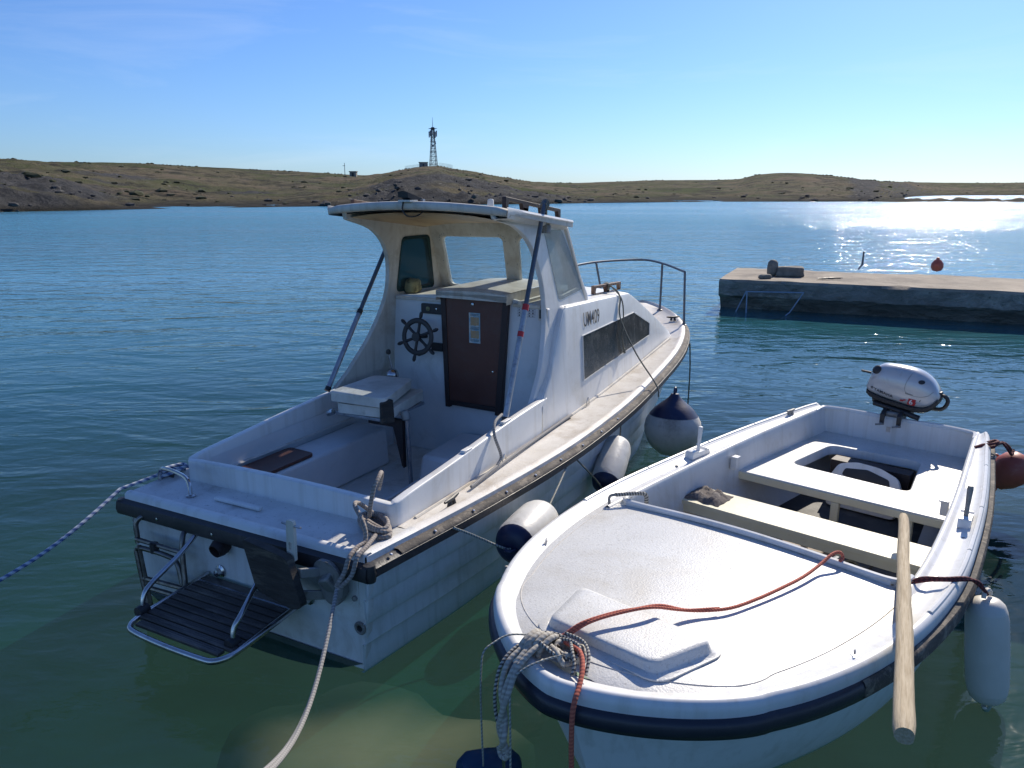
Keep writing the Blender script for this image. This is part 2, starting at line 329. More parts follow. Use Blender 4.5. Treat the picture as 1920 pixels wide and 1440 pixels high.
def glassmat(name, tint, alpha, rough=.08, dirt=(.5,.5,.48), dirtamt=.25):
    m, nt, b, out = newmat(name); L = nt.links
    tr = nt.nodes.new('ShaderNodeBsdfTransparent'); tr.inputs[0].default_value = (*tint, 1)
    b.inputs['Base Color'].default_value = (*dirt, 1); b.inputs['Roughness'].default_value = rough
    tc = nt.nodes.new('ShaderNodeTexCoord'); n = nd(nt, 'ShaderNodeTexNoise', Scale=7.0, Detail=8.0, Roughness=.7); L.new(tc.outputs['Object'], n.inputs[0])
    mr = nt.nodes.new('ShaderNodeMapRange'); mr.inputs['From Min'].default_value = .35; mr.inputs['From Max'].default_value = .75
    mr.inputs['To Min'].default_value = alpha; mr.inputs['To Max'].default_value = min(1, alpha + dirtamt); L.new(n.outputs[0], mr.inputs[0])
    mx = nt.nodes.new('ShaderNodeMixShader'); L.new(mr.outputs[0], mx.inputs[0]); L.new(tr.outputs[0], mx.inputs[1]); L.new(b.outputs[0], mx.inputs[2]); L.new(mx.outputs[0], out.inputs[0]); return m
M['glass'] = glassmat('dusty_windscreen_glass', (.86,.92,.94), .10, .1, (.55,.56,.53), .15)
M['glass_g'] = glassmat('dark_green_plexiglass', (.07,.22,.24), .12, .08, (.2,.3,.3), .08)
M['glass_f'] = glassmat('hazy_grey_plexiglass', (.7,.76,.76), .42, .3, (.40,.43,.42), .25)
M['cudwin'] = pm('crazed_black_plexiglass', (.020,.020,.020), (.075,.072,.066), 4, .12, .35, stain=(.13,.12,.105), sscale=7, sstr=(.5,.75), streak=(.12,.11,.10), speck=(.18,.17,.15), spscale=70, bump=.0006, bscale=70)  # pale vertical streaks paint a reflection into the pane, over its crazing
# ================================================================= SETTING
def watermat():
    m, nt, b, out = newmat('sea_water'); L = nt.links
    nt.nodes.remove(b)
    tc = nt.nodes.new('ShaderNodeTexCoord'); geo = nt.nodes.new('ShaderNodeNewGeometry')
    # distance from the sheltered quay corner: ripples are gentle near it and steeper out in the bay
    ln = nt.nodes.new('ShaderNodeVectorMath'); ln.operation = 'LENGTH'; L.new(geo.outputs['Position'], ln.inputs[0])
    amp = nt.nodes.new('ShaderNodeMapRange'); amp.inputs['From Min'].default_value = 4; amp.inputs['From Max'].default_value = 60
    amp.inputs['To Min'].default_value = .30; amp.inputs['To Max'].default_value = 1.2; L.new(ln.outputs['Value'], amp.inputs[0])
    def layer(sc, st, rot, det=3.0, dist=.3):
        mp = nt.nodes.new('ShaderNodeMapping'); mp.inputs['Scale'].default_value = st; mp.inputs['Rotation'].default_value = (0, 0, R(rot))
        L.new(geo.outputs['Position'], mp.inputs[0]); n = nd(nt, 'ShaderNodeTexNoise', Scale=sc, Detail=det, Roughness=.55, Distortion=dist); L.new(mp.outputs[0], n.inputs[0]); return n.outputs[0]
    a = layer(1.1, (.45, 1, 1), 8, 3.0, .8); c = layer(4.2, (.5, 1, 1), -10, 3.0, .5); d = layer(11., (.6, 1, 1), 14, 2.0)
    far = nt.nodes.new('ShaderNodeMapRange'); far.inputs['From Min'].default_value = 40; far.inputs['From Max'].default_value = 62; far.inputs['To Max'].default_value = .050; L.new(ln.outputs['Value'], far.inputs[0]); e_ = layer(3.4, (.8, 1, 1), 25, 3.0, .2)
    # patches of calmer and rougher water
    pt = layer(.05, (.35, 1, 1), 3, 3.0)
    pr = nt.nodes.new('ShaderNodeMapRange'); pr.inputs['From Min'].default_value = .35; pr.inputs['From Max'].default_value = .65; pr.inputs['To Min'].default_value = .55; pr.inputs['To Max'].default_value = 1.25; L.new(pt, pr.inputs[0])
    def mul(x, k):
        q = nd(nt, 'ShaderNodeMath', operation='MULTIPLY'); L.new(x, q.inputs[0])
        if isinstance(k, float): q.inputs[1].default_value = k
        else: L.new(k, q.inputs[1])
        return q.outputs[0]
    def add(x, y):
        q = nd(nt, 'ShaderNodeMath', operation='ADD'); L.new(x, q.inputs[0]); L.new(y, q.inputs[1]); return q.outputs[0]
    h = mul(mul(add(add(add(mul(a, .16), mul(c, .052)), mul(d, .012)), mul(e_, far.outputs[0])), amp.outputs[0]), pr.outputs[0])
    bp = nt.nodes.new('ShaderNodeBump'); bp.inputs['Distance'].default_value = 1.0; bp.inputs['Strength'].default_value = 1.0; L.new(h, bp.inputs['Height'])
    # Schlick reflectance, the same from above and from below so that daylight reaches the bottom
    dt = nt.nodes.new('ShaderNodeVectorMath'); dt.operation = 'DOT_PRODUCT'; L.new(geo.outputs['Incoming'], dt.inputs[0]); L.new(bp.outputs[0], dt.inputs[1])
    ab = nd(nt, 'ShaderNodeMath', operation='ABSOLUTE'); L.new(dt.outputs['Value'], ab.inputs[0])
    om_ = nd(nt, 'ShaderNodeMath', operation='SUBTRACT'); om_.inputs[0].default_value = 1.0; L.new(ab.outputs[0], om_.inputs[1]); om_.use_clamp = True
    pw = nd(nt, 'ShaderNodeMath', operation='POWER'); L.new(om_.outputs[0], pw.inputs[0]); pw.inputs[1].default_value = 5.0
    fr = nd(nt, 'ShaderNodeMath', operation='MULTIPLY_ADD'); L.new(pw.outputs[0], fr.inputs[0]); fr.inputs[1].default_value = .97; fr.inputs[2].default_value = .022
    gl = nt.nodes.new('ShaderNodeBsdfGlossy'); rg = nt.nodes.new('ShaderNodeMapRange'); rg.inputs['From Min'].default_value = 40; rg.inputs['From Max'].default_value = 90; rg.inputs['To Min'].default_value = .06; rg.inputs['To Max'].default_value = .12; L.new(ln.outputs['Value'], rg.inputs[0]); L.new(rg.outputs[0], gl.inputs['Roughness']); L.new(bp.outputs[0], gl.inputs['Normal'])
    df = nt.nodes.new('ShaderNodeBsdfDiffuse')
    gn = layer(.35, (1, 1, 1), 0, 2.0)
    near = ramp(nt, gn, .35, (.015, .20, .16), .7, (.03, .26, .19)).outputs[0]
    # green shallows by the quay, bluer deep water out in the bay
    dp = nt.nodes.new('ShaderNodeMapRange'); dp.inputs['From Min'].default_value = 5; dp.inputs['From Max'].default_value = 22; L.new(ln.outputs['Value'], dp.inputs[0])
    cm = nt.nodes.new('ShaderNodeMix'); cm.data_type = 'RGBA'; L.new(dp.outputs[0], cm.inputs[0]); L.new(near, cm.inputs[6]); cm.inputs[7].default_value = (.085, .30, .44, 1); L.new(cm.outputs[2], df.inputs[0])
    tr = nt.nodes.new('ShaderNodeBsdfTransparent'); tr.inputs[0].default_value = (.84, .95, .87, 1)
    b1 = nt.nodes.new('ShaderNodeMixShader'); tf = nt.nodes.new('ShaderNodeMapRange'); tf.inputs['From Min'].default_value = 7; tf.inputs['From Max'].default_value = 26; tf.inputs['To Min'].default_value = .93; tf.inputs['To Max'].default_value = .1; L.new(ln.outputs['Value'], tf.inputs[0]); L.new(tf.outputs[0], b1.inputs[0]); L.new(df.outputs[0], b1.inputs[1]); L.new(tr.outputs[0], b1.inputs[2])
    mx = nt.nodes.new('ShaderNodeMixShader'); L.new(fr.outputs[0], mx.inputs[0]); L.new(b1.outputs[0], mx.inputs[1]); L.new(gl.outputs[0], mx.inputs[2])
    L.new(mx.outputs[0], out.inputs[0]); return m
w = MB(); ring = [(math.cos(2*math.pi*k/64), math.sin(2*math.pi*k/64)) for k in range(64)]
w.add([(3500*x, 3500*y, 0) for x, y in ring], [tuple(range(64))])
tag(w.build('sea_water', watermat(), smooth=0), kind='structure')

# seabed: dark weed floor falling away, with a low mound added for the pale patch under the stern
M['seabed'] = pm('seabed_weed', (.004,.028,.021), (.008,.042,.029), .5, .95, stain=(.012,.036,.022), sscale=.3, sstr=(.55,.8))
M['sandrock'] = pm('pale_seabed_rock', (.235,.20,.14), (.195,.175,.125), .8, .95, stain=(.16,.15,.10), sscale=.5, sstr=(.3,.8))
sb = MB(); sb.add([(3500*x, 3500*y, -3.2) for x, y in ring], [tuple(range(64))])
tag(sb.build('seabed', M['seabed'], smooth=0), kind='structure')
hm = MB(); rows = []
for i in range(15):
    t = i/14; row = []
    for k in range(40):
        a = 2*math.pi*k/40; r = 1 + .10*math.sin(3*a+1) + .06*math.sin(5*a) + .10*noise.noise(Vector((2*math.cos(a), 2*math.sin(a), 3)))
        x = -1.50 + 1.75*t*r*math.cos(a); y = 6.2 + 1.75*t*r*math.sin(a)
        row.append((x, y, -3.0 - .28*t**2.5 + .05*noise.noise(Vector((x*1.5, y*1.5, 0)))))
    rows.append(row)
hm.loft(rows, close=True, caps=False)
led = hm.build('submerged_ledge', M['sandrock']); tag(led, kind='structure')
# pale tone blends into the weed colour towards the rim of the mound
la = led.data.attributes.new('sand', 'FLOAT', 'POINT')
for i in range(15):
    for k in range(40):
        p = led.data.vertices[i*40+k].co; la.data[i*40+k].value = max(0, min(1, 1.35 - 1.65*i/14 + .7*noise.noise(Vector((p.x*.9, p.y*.9, 1)))))
nt_ = M['sandrock'].node_tree; bs_ = [n for n in nt_.nodes if n.type == 'BSDF_PRINCIPLED'][0]; src_ = bs_.inputs['Base Color'].links[0].from_socket
an2 = nt_.nodes.new('ShaderNodeAttribute'); an2.attribute_name = 'sand'; mx_ = nt_.nodes.new('ShaderNodeMix'); mx_.data_type = 'RGBA'
nt_.links.new(an2.outputs['Fac'], mx_.inputs[0]); mx_.inputs[6].default_value = (.006, .035, .025, 1); nt_.links.new(src_, mx_.inputs[7]); nt_.links.new(mx_.outputs[2], bs_.inputs['Base Color'])

# ---------------------------------------------------------------- hills
F_ = 1438.0; PITCH = R(14.152)
def ang(px, py):
    a, b = (px-960)/F_, (720-py)/F_
    d = np.array([a, math.cos(PITCH)+b*math.sin(PITCH), -math.sin(PITCH)+b*math.cos(PITCH)])
    return math.degrees(math.atan2(d[0], d[1])), math.degrees(math.atan2(d[2], math.hypot(d[0], d[1])))
ridge_px = [(0,298),(80,303),(160,304),(283,307),(330,310),(383,313),(500,319),(600,324),(650,327),(700,328),(760,318),(787,313.5),(825,312),(850,317),(892,323),(933,331),(1000,341),(1070,343),(1134,341),(1259,337.5),(1383,335.6),(1422,327),(1479,324),(1551,329),(1594,334),(1623,338.5),(1743,342),(1920,342)]
ridge = [(-70, 1.6), (-50, 2.2)] + [ang(*p) for p in ridge_px] + [(45, .9), (70, 1.2)]
shore = [(-70, 90), (-45, 95), (-34.5, 103), (-13, 124), (0, 138), (8, 158), (17, 180), (23.5, 192), (25.6, 215), (27.2, 380), (30, 470), (45, 520), (70, 520)]
crest = [(-70, 330), (-34, 350), (-15, 430), (-6, 450), (2, 470), (14, 520), (20, 430), (25, 470), (28, 800), (70, 900)]
fr_, fs_, fc_ = smoothtab(ridge), smoothtab(shore), smoothtab(crest)
NA, NR = 620, 110
A = np.linspace(-70, 70, NA)
def vnoise(x, y, seed):
    rs = np.random.RandomState(seed); T = rs.rand(256, 256)
    xi = np.floor(x).astype(int); yi = np.floor(y).astype(int); fx = x-xi; fy = y-yi
    fx = fx*fx*(3-2*fx); fy = fy*fy*(3-2*fy)
    g = lambda i, j: T[i % 256, j % 256]
    return (g(xi,yi)*(1-fx)+g(xi+1,yi)*fx)*(1-fy) + (g(xi,yi+1)*(1-fx)+g(xi+1,yi+1)*fx)*fy
def fbm(x, y, o=5, seed=0, gain=.5):
    v = 0; a = 1; s = 0
    for k in range(o): v = v + a*vnoise(x*2**k + 17*k, y*2**k + 5*k, seed+k); s += a; a *= gain
    return v/s*2-1
SS = np.concatenate([np.linspace(0, .35, 52), np.linspace(.36, 1.0, 44), np.linspace(1.06, 1.9, NR-96)])
az = np.repeat(A[:, None], NR, 1); s = np.repeat(SS[None, :], NA, 0)
rr_ = np.array([fr_(a) for a in A])[:, None]; r0 = np.array([fs_(a) for a in A])[:, None]; rc = np.array([fc_(a) for a in A])[:, None]
r = r0 + (rc-r0)*np.sign(s)*np.abs(s)**1.15
X = r*np.sin(np.radians(az)); Y = r*np.cos(np.radians(az))
e0 = -np.degrees(np.arctan(CAM_H/r0))
# elevation-angle profile: rocky bluff at the waterside, gentle slope, then the crest
wob = fbm(az*.22+3, s*3, 4, 11)
bl = np.clip(.5 + 1.3*np.exp(-((A+33)/5.5)**2)[:, None] + 1.6*np.exp(-((A+4.5)/6.5)**2)[:, None] - .35, .12, 1.25)
def sm(x, a, b): t = np.clip((x-a)/(b-a), 0, 1); return t*t*(3-2*t)
g = bl*(.24*sm(s + .012*wob, .0, .04) + .20*sm(s + .03*wob, .07, .16)) 
gtot = bl*.44
g = g + (1-gtot)*np.clip(.75*np.clip(s, 0, 1)**.8 + .25*sm(s + .05*wob, .3, .95), 0, 1)
an = e0 + (rr_-e0)*np.clip(g, 0, 1.0)
Z = CAM_H + r*np.tan(np.radians(an))
beyond = s > 1; Z = np.where(beyond, CAM_H + r*np.tan(np.radians(rr_)) - (s-1)*45, Z)
Z = np.where(s <= 0, -1.2, Z)
nz = fbm(X*.045, Y*.045, 6, 3, .55)*1.6 + np.abs(fbm(X*.13, Y*.13, 5, 7, .6))*1.3*np.minimum(bl, 1)
fade = np.clip(s/.05, 0, 1)*np.clip((1.02-s)/.12, .06, 1)
Z = Z + nz*fade + fbm(X*.5, Y*.5, 3, 5)*.22*np.clip(s/.03, 0, 1)*np.clip((1.05-s)/.3, .3, 1)
verts = np.stack([X, Y, Z], -1).reshape(-1, 3)
idx = np.arange(NA*NR).reshape(NA, NR)
q = np.stack([idx[:-1, :-1], idx[1:, :-1], idx[1:, 1:], idx[:-1, 1:]], -1).reshape(-1, 4)
def hillmat():
    m, nt, b, out = newmat('hillside_grass_and_rock'); L = nt.links
    geo = nt.nodes.new('ShaderNodeNewGeometry'); P = geo.outputs['Position']
    def noi(sc, det=8.0, ro=.65, st=(1,1,1)):
        mp = nt.nodes.new('ShaderNodeMapping'); mp.inputs['Scale'].default_value = st; L.new(P, mp.inputs[0])
        n = nd(nt, 'ShaderNodeTexNoise', Scale=sc, Detail=det, Roughness=ro, Distortion=.5); L.new(mp.outputs[0], n.inputs[0]); return n.outputs[0]
    def mix(f, a, c):
        mx = nt.nodes.new('ShaderNodeMix'); mx.data_type = 'RGBA'; L.new(f, mx.inputs[0])
        for i, v in ((6, a), (7, c)):
            if isinstance(v, tuple): mx.inputs[i].default_value = (*v, 1)
            else: L.new(v, mx.inputs[i])
        return mx.outputs[2]
    grass = ramp(nt, noi(.024, 8.0), .38, (.066,.082,.030), .62, (.165,.130,.088)).outputs[0]
    scrub = mix(ramp(nt, noi(.11, 9.0, .75), .5, (0,0,0), .58, (1,1,1)).outputs[0], grass, (.050,.047,.034))
    rockc = ramp(nt, noi(.6, 9.0, .8), .32, (.035,.037,.042), .7, (.15,.145,.135)).outputs[0]
    sp = nt.nodes.new('ShaderNodeSeparateXYZ'); L.new(geo.outputs['True Normal'], sp.inputs[0])
    ad = nd(nt, 'ShaderNodeMath', operation='MULTIPLY_ADD'); L.new(noi(.09, 6.0), ad.inputs[0]); ad.inputs[1].default_value = .45; L.new(sp.outputs[2], ad.inputs[2])
    rk = ramp(nt, ad.outputs[0], .97, (1,1,1), 1.12, (0,0,0)).outputs[0]
    c = mix(rk, scrub, rockc)
    at_ = nt.nodes.new('ShaderNodeAttribute'); at_.attribute_name = 'rock_outcrop'
    c = mix(ramp(nt, at_.outputs['Fac'], .10, (0,0,0), .30, (1,1,1)).outputs[0], c, ramp(nt, noi(.35, 9.0, .8), .3, (.020,.023,.030), .70, (.12,.118,.112)).outputs[0])
    # bare stones scattered through the grass
    vo = nt.nodes.new('ShaderNodeTexVoronoi'); vo.inputs['Scale'].default_value = .45; L.new(P, vo.inputs[0])
    st = ramp(nt, vo.outputs['Distance'], .13, (1,1,1), .22, (0,0,0)).outputs[0]
    ml = nd(nt, 'ShaderNodeMath', operation='MULTIPLY'); L.new(st, ml.inputs[0]); L.new(ramp(nt, noi(.06, 5.0), .52, (0,0,0), .62, (.8,.8,.8)).outputs[0], ml.inputs[1])
    c = mix(ml.outputs[0], c, (.26,.25,.22))
    # bare tide-washed strip just above the water
    spz = nt.nodes.new('ShaderNodeSeparateXYZ'); L.new(P, spz.inputs[0])
    sh = ramp(nt, spz.outputs[2], .25, (1,1,1), .9, (0,0,0)).outputs[0]
    c = mix(sh, c, (.045,.042,.035))
    L.new(c, b.inputs['Base Color']); b.inputs['Roughness'].default_value = 1; b.inputs['Specular IOR Level'].default_value = .1
    bp = nt.nodes.new('ShaderNodeBump'); bp.inputs['Distance'].default_value = 1.3; L.new(noi(.55, 9.0, .75), bp.inputs['Height']); L.new(bp.outputs[0], b.inputs['Normal'])
    return m
M['hill'] = hillmat()
rmask = np.clip((1.3*np.exp(-((az+33)/5)**2) + 1.5*np.exp(-((az+3.5)/6)**2))*np.clip(1.15-s/.42, 0, 1) + .8*np.exp(-((az+19)/2.2)**2-((s-.35)/.10)**2) + .7*np.exp(-((az+27)/2.5)**2-((s-.55)/.12)**2) + .7*np.exp(-((az-24)/1.0)**2), 0, 1)*np.clip(.75+1.3*fbm(X*.03, Y*.03, 5, 31), 0, 1)
# broken strata and blocks where the bedrock crops out
blk = np.abs(fbm(X*.22, Y*.22, 5, 41, .6)); st_ = fbm(X*.06, Y*.06, 3, 44)
Zr = Z + rmask*np.clip(s/.02, 0, 1)*(2.6*(blk-.12) + .55*np.round(3*st_)*.6)
verts = np.stack([X + rmask*1.0*fbm(X*.4, Y*.4, 3, 51), Y + rmask*1.0*fbm(X*.4, Y*.4, 3, 52), Zr], -1).reshape(-1, 3); Z = Zr
me = bpy.data.meshes.new('hills'); me.from_pydata(verts.tolist(), [], q.tolist()); me.materials.append(M['hill'])
ra = me.attributes.new('rock_outcrop', 'FLOAT', 'POINT')
rmask = np.clip((1.3*np.exp(-((az+33)/5)**2) + 1.5*np.exp(-((az+3.5)/6)**2))*np.clip(1.15-s/.42, 0, 1) + .8*np.exp(-((az+19)/2.2)**2-((s-.35)/.10)**2) + .7*np.exp(-((az+27)/2.5)**2-((s-.55)/.12)**2) + .7*np.exp(-((az-24)/1.0)**2), 0, 1)*np.clip(.75+1.3*fbm(X*.03, Y*.03, 5, 31), 0, 1)
ra.data.foreach_set('value', rmask.reshape(-1).astype(np.float32))
for p in me.polygons: p.use_smooth = True
hills = bpy.data.objects.new('hills', me); COL.objects.link(hills); tag(hills, kind='structure')
def hz(a_deg, dist):
    """ground height of the hill under a bearing and distance"""
    i = int(np.argmin(np.abs(A-a_deg))); j = int(np.argmin(np.abs(r[i]-dist))); return float(X[i, j]), float(Y[i, j]), float(Z[i, j])

# low rocky spit on the right, in front of the second inlet
sp_ = MB(); rows = []
for i in range(150):
    a = 23.2 + 34*i/149; rc0 = 205 + 18*noise.noise(Vector((a*.25, 0, 1))) + (a-23)*.5
    row = []
    wd = 5 + 9*min(1, (a-23.2)/3) 
    for k in range(9):
        t = k/8*2-1; d = rc0 + wd*t
        hgt = (1-t*t)*(.55 + .55*noise.noise(Vector((a*1.7, t, 0))) + .5*noise.noise(Vector((a*6, t*2, 4)))) * min(1, (a-23)/1.2+.2)
        row.append((d*math.sin(R(a)), d*math.cos(R(a)), -.25 + max(0, hgt)*1.25))
    rows.append(row)
sp_.loft(rows); tag(sp_.build('rocky_spit', M['hill'], smooth=30), kind='structure')

# scrub and boulders: too many and too small to count
def blobs(name, mat, pts, lo, hi, flat=.6, seed=1):
    rnd = random.Random(seed); mb = MB()
    ico = bmesh.new(); bmesh.ops.create_icosphere(ico, subdivisions=1, radius=1); base = [v.co.copy() for v in ico.verts]; fc = [tuple(v.index for v in f.verts) for f in ico.faces]; ico.free()
    for p in pts:
        sz = rnd.uniform(lo, hi)*(.5+rnd.random()); ro = rnd.random()*6.28
        vs = []
        for c in base:
            k = sz*(.7+.6*rnd.random()); x = c.x*k*1.3; y = c.y*k
            vs.append((p[0]+x*math.cos(ro)-y*math.sin(ro), p[1]+x*math.sin(ro)+y*math.cos(ro), p[2]+c.z*k*flat+sz*.1))
        mb.add(vs, fc)
    o = mb.build(name, mat, smooth=0); tag(o, kind='stuff'); return o
rnd = random.Random(5)
M['scrub'] = pm('dark_scrub', (.035,.042,.018), (.06,.06,.028), .4, 1.0)
M['rocks'] = pm('shore_rock', (.075,.07,.065), (.04,.04,.04), .5, 1.0, stain=(.14,.13,.11), sscale=.4)
pts = []
for _ in range(900):
    i = rnd.randrange(60, NA-60); j = int(rnd.triangular(4, 96, 60))
    if fbm(np.array([X[i,j]*.05]), np.array([Y[i,j]*.05]), 3, 21)[0] > -.05: pts.append((float(X[i,j])+rnd.uniform(-2,2), float(Y[i,j])+rnd.uniform(-2,2), float(Z[i,j])))
for i in range(120, NA-90):      # dry walls and bushes along the skyline
    if noise.noise(Vector((i*.07, 0, 0))) > -.02:
        for j in (93, 95): pts.append((float(X[i,j]), float(Y[i,j]), float(Z[i,j])-.1))
tag(blobs('scrub', M['scrub'], pts, .3, .8, .5, 2), 'dark low bushes and scrub scattered over the far hillsides')
pts = []
for _ in range(1300):
    i = rnd.randrange(40, NA-40); j = int(abs(rnd.gauss(0, 14))) + 1
    if j < 60 and rnd.random() < .12 + 1.2*float(rmask[i, j]): pts.append((float(X[i,j])+rnd.uniform(-1.5,1.5), float(Y[i,j])+rnd.uniform(-1.5,1.5), float(Z[i,j])))
tag(blobs('shore_boulders', M['rocks'], pts, .15, .55, .7, 3), 'grey boulders and broken rock along the far shoreline')

# ---------------------------------------------------------------- lattice tower, huts, pole, fence
ta, te = ang(813, 313); TD = 452.0
tx, ty = TD*math.sin(R(ta)), TD*math.cos(R(ta)); tz = CAM_H + TD*math.tan(R(te)) - .6
TH = TD*(math.tan(R(ang(811, 240)[1])) - math.tan(R(te))) + .6
tw = empty('lattice_tower', (tx, ty, tz), R(20)); tag(tw, 'steel lattice telecom tower with antennas on the hilltop', 'tower')
def hw(z): return lerp(1.95, .80, min(1, z/(TH*.80))) if z < TH*.8 else .80
for sx in (-1, 1):
    for sy in (-1, 1):
        mb = MB(); mb.tube([(sx*hw(0), sy*hw(0), 0), (sx*.80, sy*.80, TH*.8), (sx*.80, sy*.80, TH)], .15, 5); mb.build('leg', M['towersteel'], tw, smooth=0)
br = MB(); z = 0
while z < TH-1.2:
    h = 2.1 if z < TH*.6 else 1.5; z2 = min(TH, z+h); a, c = hw(z), hw(z2)
    for (p, q_) in (((-1,-1),(1,-1)),((1,-1),(1,1)),((1,1),(-1,1)),((-1,1),(-1,-1))):
        br.tube([(p[0]*a, p[1]*a, z), (q_[0]*c, q_[1]*c, z2)], .07, 4); br.tube([(q_[0]*a, q_[1]*a, z), (p[0]*c, p[1]*c, z2)], .07, 4); br.tube([(p[0]*c, p[1]*c, z2), (q_[0]*c, q_[1]*c, z2)], .08, 4)
    z = z2
br.build('bracing', M['towersteel'], tw, smooth=0)
for zz, wd in ((TH*.66, 1.5), (TH*.76, 1.35), (TH*.985, 2.0), (TH*.42, 1.6)):
    mb = MB(); mb.box(-wd, wd, -wd, wd, zz-.08, zz+.08); mb.build('platform', M['towersteel'], tw, smooth=0)
mb = MB(); mb.box(-.75, .75, -.75, .75, TH*.95, TH*1.02); mb.build('equipment_box', M['towersteel'], tw, smooth=0)
for k in range(8):
    a = k*math.pi/4 + .3; rr2 = 2.1 if k % 2 else 1.6; zc = TH*(.84 + .02*(k % 3)); mb = MB()
    mb.tube([(rr2*math.cos(a), rr2*math.sin(a), zc-1.6), (rr2*math.cos(a), rr2*math.sin(a), zc+1.6)], [.30, .34], 6); mb.tube([(0, 0, zc), (rr2*math.cos(a), rr2*math.sin(a), zc)], .09, 4)
    mb.build('antenna', M['antenna'], tw, smooth=0)
for k, (zz, a) in enumerate(((TH*.55, 4.4), (TH*.62, 5.3), (TH*.7, 3.9))):
    mb = MB(); mb.lathe([(0, 0), (.5, .08), (.62, .25)], (1.5*math.cos(a), 1.5*math.sin(a), zz), (math.cos(a), math.sin(a), 0), 10); mb.build('dish_antenna', M['antenna'], tw, smooth=0)
mb = MB(); mb.tube([(0, 0, TH), (0, 0, TH*1.13), (0, 0, TH*1.27)], [.17, .12, .05], 6); mb.build('mast', M['towersteel'], tw, smooth=0)

def hut(name, px, py, D, wdt, hgt, label, rz):
    a, e = ang(px, py); e_ = empty(name, (D*math.sin(R(a)), D*math.cos(R(a)), CAM_H + D*math.tan(R(e)) - .4), rz); tag(e_, label, 'hut')
    mb = MB(); mb.box(-wdt/2, wdt/2, -wdt*.4, wdt*.4, 0, hgt); mb.build('wall', M['hutwall'], e_)
    mb = MB(); mb.box(-wdt/2-.3, wdt/2+.3, -wdt*.4-.3, wdt*.4+.3, hgt, hgt+.35); mb.build('roof', M['concrete'], e_)
    mb = MB(); mb.box(-.5, .5, -wdt*.4-.06, -wdt*.4+.02, .4, hgt*.8); mb.build('door', M['black'], e_)
hut('hut', 794, 315, 446, 4.6, 3.2, 'small flat-roofed equipment hut at the foot of the lattice tower', R(8))
hut('hut', 663, 331, 400, 3.2, 2.6, 'small pale stone hut on the ridge beside the utility pole', R(-5))
a, e = ang(647, 331); D = 398
up = empty('utility_pole', (D*math.sin(R(a)), D*math.cos(R(a)), CAM_H + D*math.tan(R(e)) - .4)); tag(up, 'thin wooden utility pole standing alone on the ridge left of the tower', 'pole')
mb = MB(); mb.tube([(0,0,0),(0,0,6.8)], [.17,.12], 6); mb.build('post', M['towersteel'], up); mb = MB(); mb.box(-.9,.3,-.08,.08,5.4,5.6); mb.build('crossarm', M['towersteel'], up)
# fence round the tower compound
fa, fe = ang(764, 316); fn = empty('compound_fence', (tx, ty, tz)); tag(fn, 'pale wire fence round the tower compound on the hilltop', 'fence')
fp = [(760, 318.5), (772, 316.5), (785, 315), (800, 313.5), (825, 312.5), (838, 314), (848, 316.5)]
tops = []
for k in range(34):
    t = k/33*(len(fp)-1); i = min(int(t), len(fp)-2); px = lerp(fp[i][0], fp[i+1][0], t-i); py = lerp(fp[i][1], fp[i+1][1], t-i)
    a, e = ang(px, py); D = 444 - 3*abs(math.sin(k*.1)); p = Vector((D*math.sin(R(a))-tx, D*math.cos(R(a))-ty, CAM_H + D*math.tan(R(e)) - tz - .5))
    mb = MB(); mb.tube([p, p+Vector((0,0,2.5))], .06, 4); mb.build('post', M['antenna'], fn, smooth=0); tops.append(p)
mb = MB()
for hgt in (1.1, 1.8, 2.4): mb.tube([p+Vector((0,0,hgt)) for p in tops], .03, 3)
mb.build('wire', M['antenna'], fn, smooth=0)

# ---------------------------------------------------------------- concrete pier on the right
P0 = Vector((4.16, 15.45, 0)); P1 = Vector((9.35, 13.15, 0)); PT = .62
dn = (P1-P0).normalized(); pn = Vector((-dn.y, dn.x, 0)) if -dn.y*0 + dn.x > 0 else Vector((dn.y, -dn.x, 0))
PWID = 2.75; LEN = 22.0
def edge_noise(x, k): return .055*noise.noise(Vector((x*1.7, k, 0))) + .035*noise.noise(Vector((x*6, k, 3))) + .05*max(0, noise.noise(Vector((x*2.9, k, 9)))-.25)
rows = []; N = 260
for i in range(N+1):
    x = LEN*i/N; en = edge_noise
    prof = [(.62+en(x,9)*.3, -.9), (.50+en(x,8), -.12), (.30 if x > .55 else .24, .12 if x > .55 else .22), (.03+en(x,1), .30+en(x,2)*.6), (.0+en(x,3), PT-.05), (.05+en(x,4)*.6, PT+.012*noise.noise(Vector((x*2, 0, 7))))]
    top = [(PWID*t, PT + .022*noise.noise(Vector((x*1.1, t*5, 2))) + .012*noise.noise(Vector((x*5, t*14, 5)))) for t in (.08, .2, .35, .5, .65, .8, .93)]
    back = [(PWID+en(x,5), PT-.03), (PWID+.02+en(x,6), .2), (PWID-.2, -.9)]
    base = P0 + dn*x
    row = []
    for (d, z) in prof + top + back:
        sh = 0
        if i == 0 and 0: sh = 0
        p = base + pn*d; row.append((p.x, p.y, z))
    rows.append(row)
mb = MB(); mb.loft(rows, close=True)
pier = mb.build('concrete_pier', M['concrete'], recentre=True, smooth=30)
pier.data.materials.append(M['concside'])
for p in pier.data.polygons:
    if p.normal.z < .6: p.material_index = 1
tag(pier, 'old low concrete pier slab in the water on the right', 'pier')
def onpier(u, d): p = P0 + dn*u + pn*d; return p
